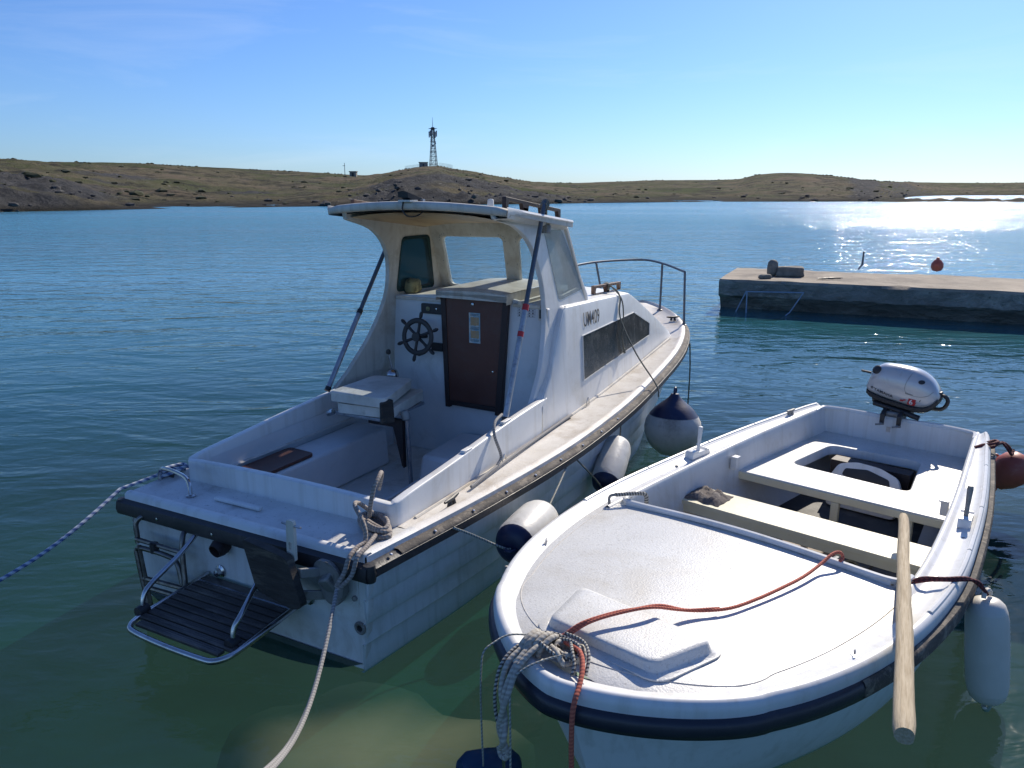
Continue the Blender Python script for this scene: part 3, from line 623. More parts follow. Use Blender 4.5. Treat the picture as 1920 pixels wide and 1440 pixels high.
def rock(name, c, s, label, cat, mat, seed, sq=3.0, rz=0, group=None):
    bm = bmesh.new(); bmesh.ops.create_cube(bm, size=2); bmesh.ops.subdivide_edges(bm, edges=bm.edges[:], cuts=5, use_grid_fill=True); mb = MB()
    vs = []
    for v in bm.verts:
        n = v.co.normalized(); k = 1/((abs(n.x)**sq+abs(n.y)**sq+abs(n.z)**sq)**(1/sq)); p = n*k*(1+.12*noise.noise(n*1.7+Vector((seed,0,0)))+.05*noise.noise(n*5+Vector((seed,0,0))))
        vs.append((p.x*s[0], p.y*s[1], p.z*s[2]+s[2]*.93))
    mb.add(vs, [tuple(v.index for v in f.verts) for f in bm.faces]); bm.free()
    o = mb.build(name, mat, smooth=50); o.location = c; o.rotation_euler = (0, 0, rz); tag(o, label, cat, group); return o
c = Vector((5.75, 15.95, PT)); rock('concrete_block', c, (.27,.16,.105), 'rectangular grey concrete block lying on the end of the pier', 'block', M['stone'], 3, 7, R(-20))
c = Vector((5.42, 16.05, PT)); rock('boulder', c, (.10,.10,.17), 'upright brown rock leaning beside the concrete block on the pier', 'rock', M['stone'], 8, 3.0, R(10))
c = Vector((5.08, 15.45, PT)); rock('stone', c, (.13,.09,.05), 'small flat brown stone in front of the block on the pier end', 'rock', M['stone'], 12, 3.0, R(5))
mb = MB(); mb.tube([(0,0,0),(.03,.0,.05),(.09,.03,.10),(.10,.03,.40)], [.018,.018,.022,.022], 8)
o = mb.build('metal_stake', M['rail']); o.location = (7.83, 17.45, PT-.01); tag(o, 'thin bent rusty metal stake standing on the far edge of the pier', 'stake')
mb = MB(); mb.lathe([(0,-.01),(.09,.02),(.125,.09),(.12,.17),(.07,.24),(.035,.265),(.03,.30),(0,.31)], (0,0,0), (0,0,1), 20)
o = mb.build('mooring_buoy', M['buoyr']); o.location = (9.33, 16.95, PT); tag(o, 'small red buoy sitting on the far edge of the concrete pier', 'buoy')
pl = empty('ladder_rail', (4.6, 15.0, 0)); tag(pl, 'pale blue bent pipe rails hanging down the pier face into the water', 'ladder')
def ln_(name, pts, r=.013): 
    mb = MB(); mb.tube([Vector(p)-Vector((4.6,15.0,0)) for p in pts], r, 6); return mb.build(name, M['cablewhite'], pl)
ln_('top_rail', [(4.62,15.1,.41),(5.1,14.86,.43),(5.60,14.70,.44)])
ln_('stile', [(4.62,15.1,.42),(4.40,15.25,-.2)]); ln_('stile', [(4.63,15.1,.42),(4.62,15.0,-.2)])
ln_('stile', [(5.60,14.70,.45),(5.38,14.75,.05),(5.05,14.6,-.15)])
mb = MB()
for k in range(3): mb.tube(curve([(.1*math.cos(t)*(1+.2*k)+k*.13, .06*math.sin(t)*(1+.3*k), .012+.006*k) for t in np.linspace(0, 5.2, 8)], 4), .008, 5)
o = mb.build('scrap_cable', M['black']); o.location = (6.15, 15.25, PT+.015); tag(o, 'short tangle of dark cable lying on the pier top', 'cable')
# ================================================================= CABIN BOAT
def bheading(h): return R(90 - h)
def origin(x0, y0, h, off):
    return (x0 - off*math.sin(R(h)), y0 - off*math.cos(R(h)), 0)
BB = empty('cabin_boat', origin(-1.4068, 3.87, 27.449, .126), bheading(27.449))
tag(BB, 'white motorboat with small open-backed wheelhouse, brown cabin door and black rubbing strip', 'motorboat')
Wt = smoothtab([(0,.90),(.8,1.0),(1.6,1.08),(2.2,1.12),(3.1,1.135),(4.0,1.11),(4.8,1.06),(5.4,.965),(5.9,.83),(6.3,.63),(6.55,.44),(6.72,.26),(6.81,.12),(6.85,0.0)])
Zt = smoothtab([(0,.625),(1.0,.615),(2,.62),(3.1,.655),(4.05,.71),(4.85,.765),(5.5,.81),(6.05,.86),(6.45,.905),(6.85,.95)])
WLt = smoothtab([(0,.80),(.97,.93),(2.35,1.0),(3.8,.94),(4.6,.76),(5.3,.50),(5.9,.25),(6.25,.08),(6.35,0)])
XS = [6.85*(1-(1-i/60)**1.6) for i in range(61)]
def stem(z): return lerp(6.32, 6.83, min(1, max(0, z/.85))**1.2)
def hullpt(x, z, side, off=0):
    """topside surface point; x is the station fraction of the local length at that height"""
    t = x/6.85; xx = t*stem(z)
    top = Wt(x) - .055; wl = WLt(min(6.35, t*6.35)); zz = Zt(x) - .09
    k = min(1, max(0, z/zz)); y = lerp(wl, top, k**.85) if x < 6.8499 else 0
    return (xx, side*(max(0, y)+off), z)
def topz(x): return Zt(x) - .075
# topside planks (clinker-moulded), stepped outwards at every lower edge
fr = [(1.0, .72), (.72, .48), (.48, .27), (.27, -.02)]
for side in (1, -1):
    for a, c in fr:
        rows = []
        for x in XS:
            zt_, zb = topz(x)*a, topz(x)*c
            rows.append([hullpt(x, zt_, side, 0), hullpt(x, lerp(zt_, zb, .5), side, .006), hullpt(x, zb+.004, side, .016), hullpt(x, zb, side, .014), hullpt(x, zb, side, -.004)])
        mb = MB(); mb.loft(rows); mb.build('hull_plank', M['hullw'], BB, smooth=35)
rows = []
for x in XS:
    t = x/6.85; pr = []
    for k in range(-6, 7):
        u = k/6; wl = WLt(min(6.35, t*6.35)); pr.append((t*lerp(6.2, 6.33, abs(u)), u*wl*1.0, -lerp(.10, .42, min(1, t*2.2))*(1-abs(u)**2.6) + .035*abs(u)**8 - .0))
    rows.append(pr)
mb = MB(); mb.loft(rows); mb.add([rows[0][k] for k in range(13)], [tuple(range(13))]); mb.build('hull_bottom', M['antifoul'], BB)
# transom
tp = [(-.865, .55), (-.845, .30), (-.81, .0), (.81, .0), (.845, .30), (.865, .55)]
mb = MB(); mb.plate(tp, [], lambda a, b_, t: (.06 + t - .05*(.55-b_)*0 + .0, a, b_), 0, -.05)
mb.build('transom', M['transom'], BB, bevel=.006)
# deck: aft deck, side decks, foredeck
def deckrows(xs, inner):
    rows = []
    for x in xs:
        w_, z = Wt(x), Zt(x); r_ = []
        wo = max(0, w_-.035)
        yin = min(inner(x), wo)
        for side in (1,):
            r_ = [(yin, z+.004), (lerp(yin, wo, .45), z+.008), (max(yin, wo-.075), z+.004), (max(yin, wo-.055), z+.022), (max(yin, wo-.025), z+.028), (wo, z+.012), (wo+.004, z-.03)]
        rows.append((x, r_))
    return rows
def make_deck(name, xs, inner, mat, both=True):
    rs = deckrows(xs, inner)
    if both:
        mb = MB()
        for side in (1, -1): mb.loft([[(x if y < .001 or True else x, side*y, z) for y, z in r_] for x, r_ in rs])
        mb.build(name, mat, BB, smooth=50)
    else:
        for side in (1, -1):
            mb = MB(); mb.loft([[(x, side*y, z) for y, z in r_] for x, r_ in rs]); mb.build(name, mat, BB, smooth=50)
make_deck('aft_deck', [0, .06, .12, .2, .3, .37], lambda x: 0.0, M['aft_deck'])
make_deck('side_deck', [.37 + (2.5-.37)*i/20 for i in range(21)], lambda x: .70, M['deck'], both=False)
make_deck('foredeck', [x for x in [2.5 + (6.85-2.5)*(1-(1-i/50)**1.7) for i in range(51)]], lambda x: 0.0, M['deck'])
# aft lip of the deck
mb = MB(); mb.loft([[(-.004, y, z) for y, z in ((0,0),)]*1 + [(.03, yy, .641), (.008, yy, .649), (-.012, yy, .638), (-.016, yy, .59)] for yy in np.linspace(-.865, .865, 12)]) if False else None
mb = MB(); mb.loft([[(.05, yy, .630), (.03, yy, .650), (.005, yy, .652), (-.014, yy, .638), (-.018, yy, .585)] for yy in np.linspace(-.867, .867, 14)]); mb.build('deck_lip', M['gel'], BB, smooth=60)
# rubbing strips
for side in (1, -1):
    rows = []
    for x in XS:
        w_, z = Wt(x), Zt(x); n_ = .04 if x < 6.8 else .04
        dx = 0 if x < 6.0 else .03*((x-6.0)/.85)**2
        wob = .004*noise.noise(Vector((x*3, side, 0)))
        rows.append([(x+dx*.3, side*max(0, w_-.045), z-.02), (x+dx, side*(w_-.01), z-.018+wob), (x+dx*1.4, side*(w_+.022), z-.035), (x+dx*1.4, side*(w_+.026), z-.075+wob), (x+dx, side*(w_-.005), z-.098), (x+dx*.3, side*max(0, w_-.06), z-.085)])
    mb = MB(); mb.loft(rows, close=True); mb.build('rubbing_strip', M['rubber'], BB, smooth=45)
    rows = [[(x, side*max(0, Wt(x)-.037), Zt(x)-.011), (x, side*(Wt(x)-.004), Zt(x)-.010), (x, side*(Wt(x)+.018), Zt(x)-.024), (x, side*(Wt(x)+.020), Zt(x)-.032)] for x in XS if x > .04]
    mb = MB(); mb.loft(rows); mb.build('worn_strip_top', M['rubworn'], BB, smooth=45)
    for k in range(9):
        x = .12 + k*.33; mb = MB(); mb.lathe([(.0085, 0), (.0085, .004), (0, .007)], (x, side*(Wt(x)+.004), Zt(x)-.012), (0, side*.5, 1), 8); mb.build('screw', M['steel'], BB)
mb = MB(); mb.loft([[(-.016, y, .612), (-.050, y, .600), (-.058, y, .56), (-.050, y, .528), (-.008, y, .520)] for y in np.linspace(-.90, .90, 16)]); mb.build('rubbing_strip', M['rubber'], BB, smooth=45)
for y in (-.72, -.30, .12, .55):
    mb = MB(); mb.lathe([(.009, 0), (.009, .004), (0, .007)], (-.057, y, .565), (-1, 0, 0), 8); mb.build('screw', M['steel'], BB)
for side in (1, -1):
    mb = MB(); mb.lathe([(0,-.047),(.03,-.044),(.038,0),(.03,.044),(0,.047)], (-.012, side*.888, .565), (0, 0, 1), 12); mb.build('corner_cap', M['rubber'], BB)

# coaming round the cockpit (rounded rectangular section swept along three sides)
ct = smoothtab([(.34,.755),(.5,.775),(.82,.80),(1.35,.845),(1.8,.875),(2.2,.89)])
def sect(p, nrm, zt_, zb=.18, th=.052, topw=None):
    pts = [(0, zb), (0, zt_-.010), (.003, zt_-.003), (.010, zt_), (th-.010, zt_), (th-.003, zt_-.003), (th, zt_-.010), (th, zb)]
    return [(p[0]-nrm[0]*d, p[1]-nrm[1]*d, z) for d, z in pts]
path = []
for x in np.linspace(2.20, .42, 26): path.append(((x, .775+.02*min(1, x)), (0, 1)))
for k in range(1, 8): a = R(90*k/8); path.append(((.40-.06*math.sin(a), .72+.055*math.cos(a)+.005), (-math.sin(a), math.cos(a))))
for y in np.linspace(.69, -.69, 14): path.append(((.34, y), (-1, 0)))
for k in range(1, 8): a = R(90*k/8); path.append(((.40-.06*math.cos(a), -.72-.055*math.sin(a)-.005), (-math.cos(a), -math.sin(a))))
for x in np.linspace(.42, 2.20, 26): path.append(((x, -.775-.02*min(1, x)), (0, -1)))
def czt(p): return ct(p[0]) if p[0] > .36 else .757 + .012*(1-(p[1]/.65)**2)
mb = MB(); mb.loft([sect(p, n_, czt(p)) for p, n_ in path]); mb.build('coaming', M['gel'], BB, smooth=50)
# sealed joint between coaming and deck
mb = MB(); mb.tube([(x, -.803+.0*x, Zt(x)+.010) for x in np.linspace(.5, 5.3, 40)], .010, 6); mb.build('joint_sealant', M['gel_old'], BB)

# cockpit liner and floor
mb = MB(); mb.box(.36, 2.42, -.74, .74, .20, .25); mb.build('cockpit_floor', M['deck'], BB)
mb = MB()
mb.add([(.42,.73,.25),(2.4,.73,.25),(2.4,.733,.75),(.42,.733,.72)], [(0,1,2,3)])
mb.build('cockpit_lining', M['gel_in'], BB)
mb = MB(); mb.plate([(1.0,-.52),(1.95,-.52),(1.95,-.08),(1.0,-.08)], [], lambda a, b_, t: (a, b_, .252+t), 0, .012); mb.build('floor_hatch', M['wood_dark'], BB, bevel=.004)
mb = MB(); mb.box(1.0, 2.0, -.03, .0, .252, .30); mb.build('floor_beam', M['gel_in'], BB, bevel=.006)
# port bench with brown lid
mb = MB(); mb.hexa([(.42,.50,.25),(1.98,.46,.25),(1.98,.72,.25),(.42,.72,.25)], [(.42,.44,.58),(1.90,.42,.58),(1.90,.72,.58),(.42,.72,.58)]); bn = mb.build('bench', M['gel_in'], BB, bevel=.025, seg=3)
mb = MB(); mb.plate(rpoly([(.55,.45),(1.12,.45),(1.14,.69),(.58,.69)], .04), [], lambda a, b_, t: (a, b_, .583+t), 0, .022); mb.build('locker_lid', M['door'], bn, bevel=.005)
# engine box / step by the bulkhead
mb = MB(); mb.hexa([(1.68,-.42,.252),(2.36,-.42,.252),(2.36,.06,.252),(1.70,.02,.252)], [(1.72,-.40,.47),(2.36,-.40,.47),(2.36,.03,.47),(1.74,-.0,.47)]); mb.build('step_box', M['gel_in'], BB, bevel=.03, seg=3)
# coiled hose end and pail on the floor
mb = MB(); mb.tube(curve([(1.35+.10*math.cos(t), -.42+.07*math.sin(t), .275+.008*t) for t in np.linspace(0, 11, 20)], 4), .012, 6)
o = mb.build('hose_coil', M['whiteink'], recentre=True, frame=BB); tag(o, 'pale coiled hose lying on the cockpit floor beside the step box', 'hose')

# bulkhead, door
mb = MB(); mb.plate([(-.735,.25),(.735,.25),(.735,.9),(.70,1.52),(.2,1.555),(-.4,1.555),(-.70,1.50),(-.735,.9)], [], lambda a, b_, t: (2.40+t, a, b_), 0, .04); mb.build('bulkhead', M['gel_in'], BB, bevel=.008)
def dq(a): return a
dr = MB(); dr.plate([(.175,.70),(-.315,.70),(-.362,1.54),(.165,1.54)], [], lambda a, b_, t: (2.385+t, a, b_), 0, -.022); door = dr.build('cabin_door', M['door'], BB, bevel=.004)
for pts in ([(.175,.66),(.135,.66),(.155,1.545),(.20,1.545)], [(-.275,.645),(-.33,.645),(-.395,1.545),(-.35,1.545)], [(.15,.68),(.15,.72),(-.29,.712),(-.29,.672)]):
    mb = MB(); mb.plate(pts, [], lambda a, b_, t: (2.398+t, a, b_), 0, -.045); mb.build('door_frame', M['doorf'], door, bevel=.004)
mb = MB(); mb.lathe([(.0,-.002),(.012,.0),(.012,.012),(0,.016)], (2.363,-.09,1.50), (-1,0,0), 12); mb.build('lock', M['steel'], door)
mb = MB(); mb.lathe([(.0,-.002),(.008,.0),(.008,.01),(0,.012)], (2.363,-.26,.99), (-1,0,0), 10); mb.build('knob', M['steel'], door)
mb = MB(); mb.box(2.3605, 2.3625, -.150, -.052, 1.20, 1.435); mb.build('sticker', M['stick'], door)
mb = MB(); rnd = random.Random(3)
for r0_, r1_ in ((1.335, 1.405), (1.235, 1.30)):
    for k in range(7):
        y = -.067 - k*.0108; mb.box(2.3585, 2.3603, y-.0075, y, r0_+rnd.uniform(0,.006), r1_-rnd.uniform(0,.006))
mb.build('sticker_print', M['stick_o'], door)
mb = MB()
for zz in (1.424, 1.415, 1.325, 1.316, 1.308, 1.226, 1.217):
    for k in range(9): y = -.066 - k*.0085; mb.box(2.3585, 2.3603, y-.005, y, zz-.0018, zz+.0018)
tag(mb.build('sticker_lines', M['ink'], door), kind='stuff')
# instruments, symbol chart and switch on the bulkhead
mb = MB(); mb.plate(rrect(.205,.40,1.395,1.475,.012), [], lambda a, b_, t: (2.40+t, a, b_), 0, -.018); pa = mb.build('instrument_panel', M['black'], BB, bevel=.003)
mb = MB(); mb.lathe([(0,0),(.018,0),(.018,.006),(0,.008)], (2.384,.335,1.435), (-1,0,0), 16); mb.build('gauge', M['foam'], pa)
mb = MB(); mb.lathe([(0,0),(.008,0),(.008,.008),(0,.01)], (2.384,.255,1.437), (-1,0,0), 10); mb.build('ignition_switch', M['steel'], pa)
mb = MB(); mb.box(2.375, 2.40, .205, .31, 1.10, 1.165); mb.build('switch_box', M['black'], BB, bevel=.004)
mb = MB(); mb.box(2.396, 2.3985, -.60, -.45, 1.43, 1.535); chart = mb.build('symbol_chart', M['paper'], BB)
mb = MB(); rnd = random.Random(9)
for i in range(5):
    for j in range(5):
        y = -.462 - i*.028; z = 1.522 - j*.0205; wd = rnd.uniform(.004, .009); hh = rnd.uniform(.003, .006); mb.box(2.3945, 2.3962, y-wd-.004, y+wd*.4-.004, z-hh, z+hh)
for zz in np.linspace(1.431, 1.534, 6): mb.box(2.3950, 2.3962, -.599, -.451, zz-.0006, zz+.0006)
mb.build('chart_symbols', M['ink'], chart)
mb = MB(); mb.plate(rrect(-.70,-.625,1.41,1.51,.015), [], lambda a, b_, t: (2.40+t, a, b_), 0, -.012); sp2 = mb.build('speaker_plate', M['gel_old'], BB, bevel=.003)
mb = MB(); mb.box(2.375, 2.389, -.69, -.64, 1.43, 1.495); mb.build('speaker_grille', M['black'], sp2, bevel=.003)
# steering wheel: ring, hub, six spoked handles
wc = Vector((2.27, .365, 1.225)); wa = Vector((-1, .0, .12)).normalized(); wu = Vector((.12, 0, 1)).normalized(); wr = Vector((0, -1, 0))
sw = empty('steering_wheel_pivot', (0,0,0)); sw.parent = BB; sw.name = 'steering_wheel'
def wp(a, rr, d=0): return wc + wu*rr*math.sin(a) + wr*rr*math.cos(a) + wa*d
mb = MB(); mb.tube([wp(2*math.pi*k/36, .128) for k in range(36)], .021, 8, closed=True, flat=.6); mb.build('rim', M['black'], sw)
mb = MB(); mb.tube([wc, wc+wa*.03], .036, 14); mb.tube([wc-wa*.12, wc], .016, 10); mb.build('hub', M['black'], sw)
for k in range(6):
    a = R(22 + 60*k); mb = MB(); mb.tube([wp(a,.03), wp(a,.08), wp(a,.12)], [.012,.011,.014], 8); mb.tube([wp(a,.125), wp(a,.15), wp(a,.155), wp(a,.185), wp(a,.20)], [.010,.009,.013,.015,.008], 8); mb.build('spoke', M['black'], sw)
# throttle lever on the port side
tl = empty('throttle', (0,0,0)); tl.parent = BB
mb = MB(); mb.lathe([(.0,0),(.055,.0),(.05,.03),(.03,.05),(0,.055)], (2.12,.52,.93), (-.2,-.9,.3), 16); mb.build('lever_base', M['steel'], tl)
mb = MB(); mb.tube([(2.12,.50,.95),(2.11,.515,1.03),(2.10,.525,1.10)], .008, 8); mb.build('lever', M['steel'], tl)
mb = MB(); mb.lathe([(0,-.022),(.016,-.014),(.02,0),(.015,.018),(0,.024)], (2.10,.527,1.118), (0,0,1), 12); mb.build('knob', M['black'], tl)
mb = MB(); mb.lathe([(0,0),(.02,.0),(.02,.012),(0,.016)], (2.40,.44,1.06), (-1,0,0), 12); mb.build('button', M['black'], BB)
# folding helm seat
hs_ = empty('helm_seat', (0,0,0)); hs_.parent = BB
def cushion(name, c, dz0, dz1, skew=0):
    mb = MB(); mb.plate(rpoly(c, .05), [], lambda a, b_, t: (a, b_, t), dz0, dz1); return mb.build(name, M['vinyl'], hs_, bevel=.022, seg=3)
cushion('cushion', [(1.42,.56),(1.98,.58),(2.02,.25),(1.44,.07)], .885, .955); cushion('cushion', [(1.44,.52),(2.02,.54),(2.05,.16),(1.48,.06)], .80, .872)
mb = MB(); mb.box(1.46, 1.98, .12, .54, .775, .798); mb.build('seat_frame', M['alu'], hs_, bevel=.004)
mb = MB(); mb.tube([(1.45,.55,.80),(1.45,.60,.78)], .022, 8); mb.build('hinge', M['steel'], hs_)
mb = MB(); mb.hexa([(1.43,.105,.77),(1.51,.05,.77),(1.52,.09,.77),(1.45,.14,.77)], [(1.42,.10,.925),(1.49,.045,.945),(1.50,.085,.945),(1.44,.13,.925)]); mb.build('torn_patch', M['wood_dark'], hs_, bevel=.008)
mb = MB(); mb.plate([(.06,.76),(.36,.76),(.36,.70),(.14,.70),(.075,.42),(.06,.40)], [], lambda a, b_, t: (1.60+t, a, b_), 0, .04); mb.build('seat_bracket', M['doorf'], hs_, bevel=.003)
mb = MB(); mb.tube([(1.62,.03,.79),(1.66,.04,.252)], .016, 10); mb.build('seat_leg', M['alu'], hs_)
mb = MB(); mb.lathe([(0,-.04),(.03,-.03),(.034,0),(.03,.03),(0,.04)], (1.61,.035,.80), (0,.3,1), 12); mb.build('joint', M['greyplate'], hs_)

# wheelhouse side panels: cut-away aft curve, window opening
def ly(z): return .735 - max(0, z-1.1)*.105
def side_panel(side, hole, aft):
    outer = [(3.2,1.42),(3.19,1.52),(3.03,1.75),(2.85,2.02),(2.79,2.115),(1.72,2.235)] + aft + [(2.0,.80),(3.0,.80),(3.2,1.2)]
    f = lambda a, b_, t: (a, side*(ly(b_) - t), b_)
    mb = MB(); mb.plate(outer, [rpoly(hole, .05, 4)], f, 0, .038)
    o = mb.build('wheelhouse_side', M['gel_old'] if side > 0 else M['gel'], BB, smooth=30, bevel=.006); return o
aftc = [(v.x, v.y) for v in curve([(1.76,2.16,0),(2.05,2.09,0),(2.25,1.95,0),(2.36,1.72,0),(2.37,1.50,0),(2.30,1.25,0),(2.19,1.03,0),(2.08,.87,0)], 4)]
aftp = [(v.x, v.y) for v in curve([(1.76,2.14,0),(2.05,2.06,0),(2.22,1.93,0),(2.29,1.75,0),(2.27,1.52,0),(2.10,1.25,0),(1.86,1.03,0),(1.66,.90,0)], 4)]
holeS = [(2.48,2.04),(2.74,2.03),(3.05,1.60),(2.64,1.565)]
holeP = [(2.46,1.955),(2.80,1.955),(2.93,1.56),(2.43,1.575)]
sS = side_panel(-1, holeS, aftc); sP = side_panel(1, holeP, aftp)
mb = MB(); mb.plate(rpoly([(2.45,2.065),(2.765,2.055),(3.10,1.575),(2.62,1.535)], .04), [], lambda a, b_, t: (a, -(ly(b_)+.003-t), b_), 0, .008); mb.build('side_window', M['glass_f'], BB)
mb = MB(); mb.plate(rpoly([(2.44,1.985),(2.83,1.985),(2.96,1.53),(2.40,1.545)], .05), [], lambda a, b_, t: (a, (ly(b_)-.038-t), b_), 0, .006); mb.build('side_window', M['glass_g'], BB)
# windscreen with two panes
def wsx(z): return 3.185 - (z-1.45)*.54
f = lambda a, b_, t: (wsx(b_)-t, a, b_)
h1 = rpoly([(.50,1.97),(.565,1.545),(.0,1.535),(-.075,1.975)], .05, 4); h2 = rpoly([(-.215,1.975),(-.13,1.535),(-.57,1.53),(-.53,1.97)], .05, 4)
mb = MB(); mb.plate([(.70,1.44),(.655,2.07),(0,2.12),(-.655,2.07),(-.70,1.44)], [h1, h2], f, 0, .045); ws = mb.build('windscreen_frame', M['gel_old'], BB, smooth=30, bevel=.008)
for hp in (h1, h2):
    mb = MB(); mb.plate(hp, [], lambda a, b_, t: (wsx(b_)-.018-t, a, b_), 0, .006); mb.build('windscreen_pane', M['glass'], BB)
mb = MB(); rnd = random.Random(2)
for hp in (h1, h2):
    n_ = len(hp); cx = sum(p[0] for p in hp)/n_; cz = sum(p[1] for p in hp)/n_
    for k in range(0, n_):
        for q in (0, .5):
            a = hp[k]; b2 = hp[(k+1) % n_]; px_, pz_ = lerp(a[0], b2[0], q), lerp(a[1], b2[1], q)
            L_ = math.hypot(b2[0]-a[0], b2[1]-a[1])
            if L_ < .06 and q: continue
            px_ += (px_-cx)*.09; pz_ += (pz_-cz)*.1; mb.lathe([(.0045,0),(.003,.003)], (wsx(pz_)-.046, px_, pz_), (-1,0,0), 6)
mb.build('rivets', M['greyplate'], BB)
# sill shelf in front of the helm
mb = MB(); mb.box(2.38, 3.15, .20, .645, 1.495, 1.52); mb.box(2.38, 3.15, -.645, -.42, 1.50, 1.525); mb.build('dash_shelf', M['gel_old'], BB, bevel=.004)
# sliding companion hatch
mb = MB(); mb.loft([[(2.30,y,1.545+.02*(1-(y/.35)**2)) ,(2.30,y,1.585+.02*(1-((y+.1)/.35)**2)), (2.34,y,1.60+.02*(1-((y+.1)/.35)**2)), (3.15,y,1.60+.02*(1-((y+.1)/.35)**2))] for y in np.linspace(.205,-.41,9)])
mb.add([(2.30,.205,1.52),(3.15,.205,1.52),(3.15,.205,1.60),(2.30,.205,1.60)], [(0,1,2,3)]); mb.add([(2.30,-.41,1.52),(3.15,-.41,1.52),(3.15,-.41,1.60),(2.30,-.41,1.60)], [(0,1,2,3)]); mb.add([(2.30,.205,1.545),(2.30,-.41,1.54),(2.30,-.41,1.583),(2.30,.205,1.59)],[(0,1,2,3)])
mb.build('sliding_hatch', M['gel_old'], BB, smooth=50)
mb = MB(); mb.box(2.36, 3.15, -.50, -.47, 1.52, 1.55); mb.build('hatch_runner', M['gel_old'], BB, bevel=.005)
# roof with thick lip, plywood lining, hand rails
def rz(x, y): return lerp(2.235, 2.105, (x-1.72)/1.2) + .036*(1-(y/.72)**2)
def raft(y): return 1.715 - .03*(1-(y/.72)**2)
rows = []
for i in range(21):
    y = -.72 + 1.44*i/20; a = raft(y); row = []
    e_ = .012*max(0, abs(y)/.72-.9)*10
    xs = [a, a+.01, a+.03] + [lerp(a+.03, 2.76, t) for t in (.15,.3,.45,.6,.75,.9)] + [2.78, 2.79]
    top = [(x, y, rz(x, y) - (.018 if k == 0 else .005 if k == 1 else 0) - e_ - (.012 if k == len(xs)-1 else 0)) for k, x in enumerate(xs)]
    bot = [(2.785, y, rz(2.78, y)-.05), (a+.07, y, rz(a, y)-.05), (a+.05, y, rz(a, y)-.062), (a+.012, y, rz(a, y)-.058), (a, y, rz(a, y)-.045)]
    rows.append(top + bot)
mb = MB(); mb.loft(rows, close=True); roof = mb.build('roof', M['gel_old'], BB, smooth=50)
for side in (1, -1):
    mb = MB(); mb.loft([[(x, side*(.722), rz(x,.72)+.004), (x, side*(.730), rz(x,.72)-.010), (x, side*lerp(.722,.66,min(1,(x-1.72)/.5)), rz(x,.72)-.065), (x, side*(ly(2.1)-.01), rz(x,.72)-.072)] for x in np.linspace(1.72, 2.78, 12)])
    mb.build('roof_edge', M['gel'], roof, smooth=60)
mb = MB(); mb.loft([[(x, y, rz(x, y)-.068-.02*((y/.62)**4)) for x in np.linspace(1.80, 2.76, 8)] for y in np.linspace(-.635, .635, 12)]); mb.build('plywood_lining', M['ply'], roof)
mb = MB(); mb.tube([(raft(y)+.055, y, rz(raft(y), y)-.066) for y in np.linspace(-.64,.64,20)], .005, 5); mb.build('lining_gap', M['dark'], roof)
def handrail(nm, x0, x1, y, z0, z1, h=.062, th=.028, mat='wood_brown', par=None, nh=2):
    out_ = [(0,0),(0,h*.75),(.02,h),(1-.02,h),(1,h*.75),(1,0)]
    L_ = x1-x0; o_ = [(0,0),(0,h),(L_,h),(L_,0)]; holes = []
    seg_ = L_/nh
    for k in range(nh): holes.append([(k*seg_+.035, .004),(k*seg_+.05, h-.024),((k+1)*seg_-.05, h-.024),((k+1)*seg_-.035,.004)])
    mb = MB(); mb.plate(rpoly(o_, .008, 2), holes, lambda a, b_, t: (x0+a, y+t, lerp(z0, z1, a/L_)+b_), 0, th)
    return mb.build(nm, M[mat], par or BB, bevel=.003)
handrail('handrail', 1.86, 2.74, -.64, rz(1.86,.6)-.002, rz(2.74,.6)-.004, .075, .03, 'doorf', roof, 3)
handrail('handrail', 1.86, 2.74, .60, rz(1.86,.6)-.002, rz(2.74,.6)-.004, .05, .03, 'wood_brown', roof, 3)
# navigation lamp
nl = empty('navigation_light', (0,0,0)); nl.parent = BB
mb = MB(); mb.cyl((2.72,-.05,2.13),(2.72,-.05,2.205), .012, 8); mb.lathe([(.028,0),(.03,.012),(.02,.016)], (2.72,-.05,2.205), (0,0,1), 16); mb.build('base', M['black'], nl)
mb = MB(); mb.lathe([(.027,0),(.024,.05),(.018,.058),(0,.06)], (2.72,-.05,2.218), (0,0,1), 18); mb.build('lamp_lens', M['lens'], nl)
# floodlight on the aft edge with its cable
fl = empty('floodlight', (0,0,0)); fl.parent = BB
mb = MB(); mb.loft([[(1.76,.01+y,2.285+.02*(1-(y/.075)**2)),(1.66,.03+y*.9,2.318+.02*(1-(y/.075)**2)),(1.665,.03+y*.9,2.295),(1.77,.01+y,2.262)] for y in np.linspace(-.045,.045,7)], close=True); mb.build('lamp_shade', M['black'], fl, smooth=40)
mb = MB(); mb.box(1.655, 1.75, -.03, .065, 2.268, 2.280); o = mb.build('reflector', M['lens'], fl)
mb = MB(); mb.box(1.775, 1.80, -.055, -.02, 2.25, 2.285); mb.build('bracket', M['alu'], fl)
mb = MB(); mb.tube(curve([(1.68,.04,2.275),(1.675,.045,2.215),(1.68,.01,2.175),(1.72,-.035,2.175),(1.78,-.055,2.205)], 6), .005, 6); mb.build('cable', M['black'], fl)
# starboard sidelight
mb = MB(); mb.lathe([(.03,-.03),(.034,-.026),(.034,.02),(.026,.03),(0,.032)], (2.43,-.665,2.075), (0,0,1), 14); mb.build('sidelight', M['greyplate'], BB)
mb = MB(); mb.box(2.52,2.56,.655,.69,1.96,2.08); mb.build('old_lamp_box', M['gel_old'], BB, bevel=.004)
# crumpled sponge on the dash
o = rock('sponge', (0,0,0), (.07,.075,.062), 'crumpled yellowish green sponge on the dash below the green side window', 'sponge', M['foam'], 4, 4.0)
o.matrix_world = frame_mat(BB) @ Matrix.Translation((2.58,.63,1.52))

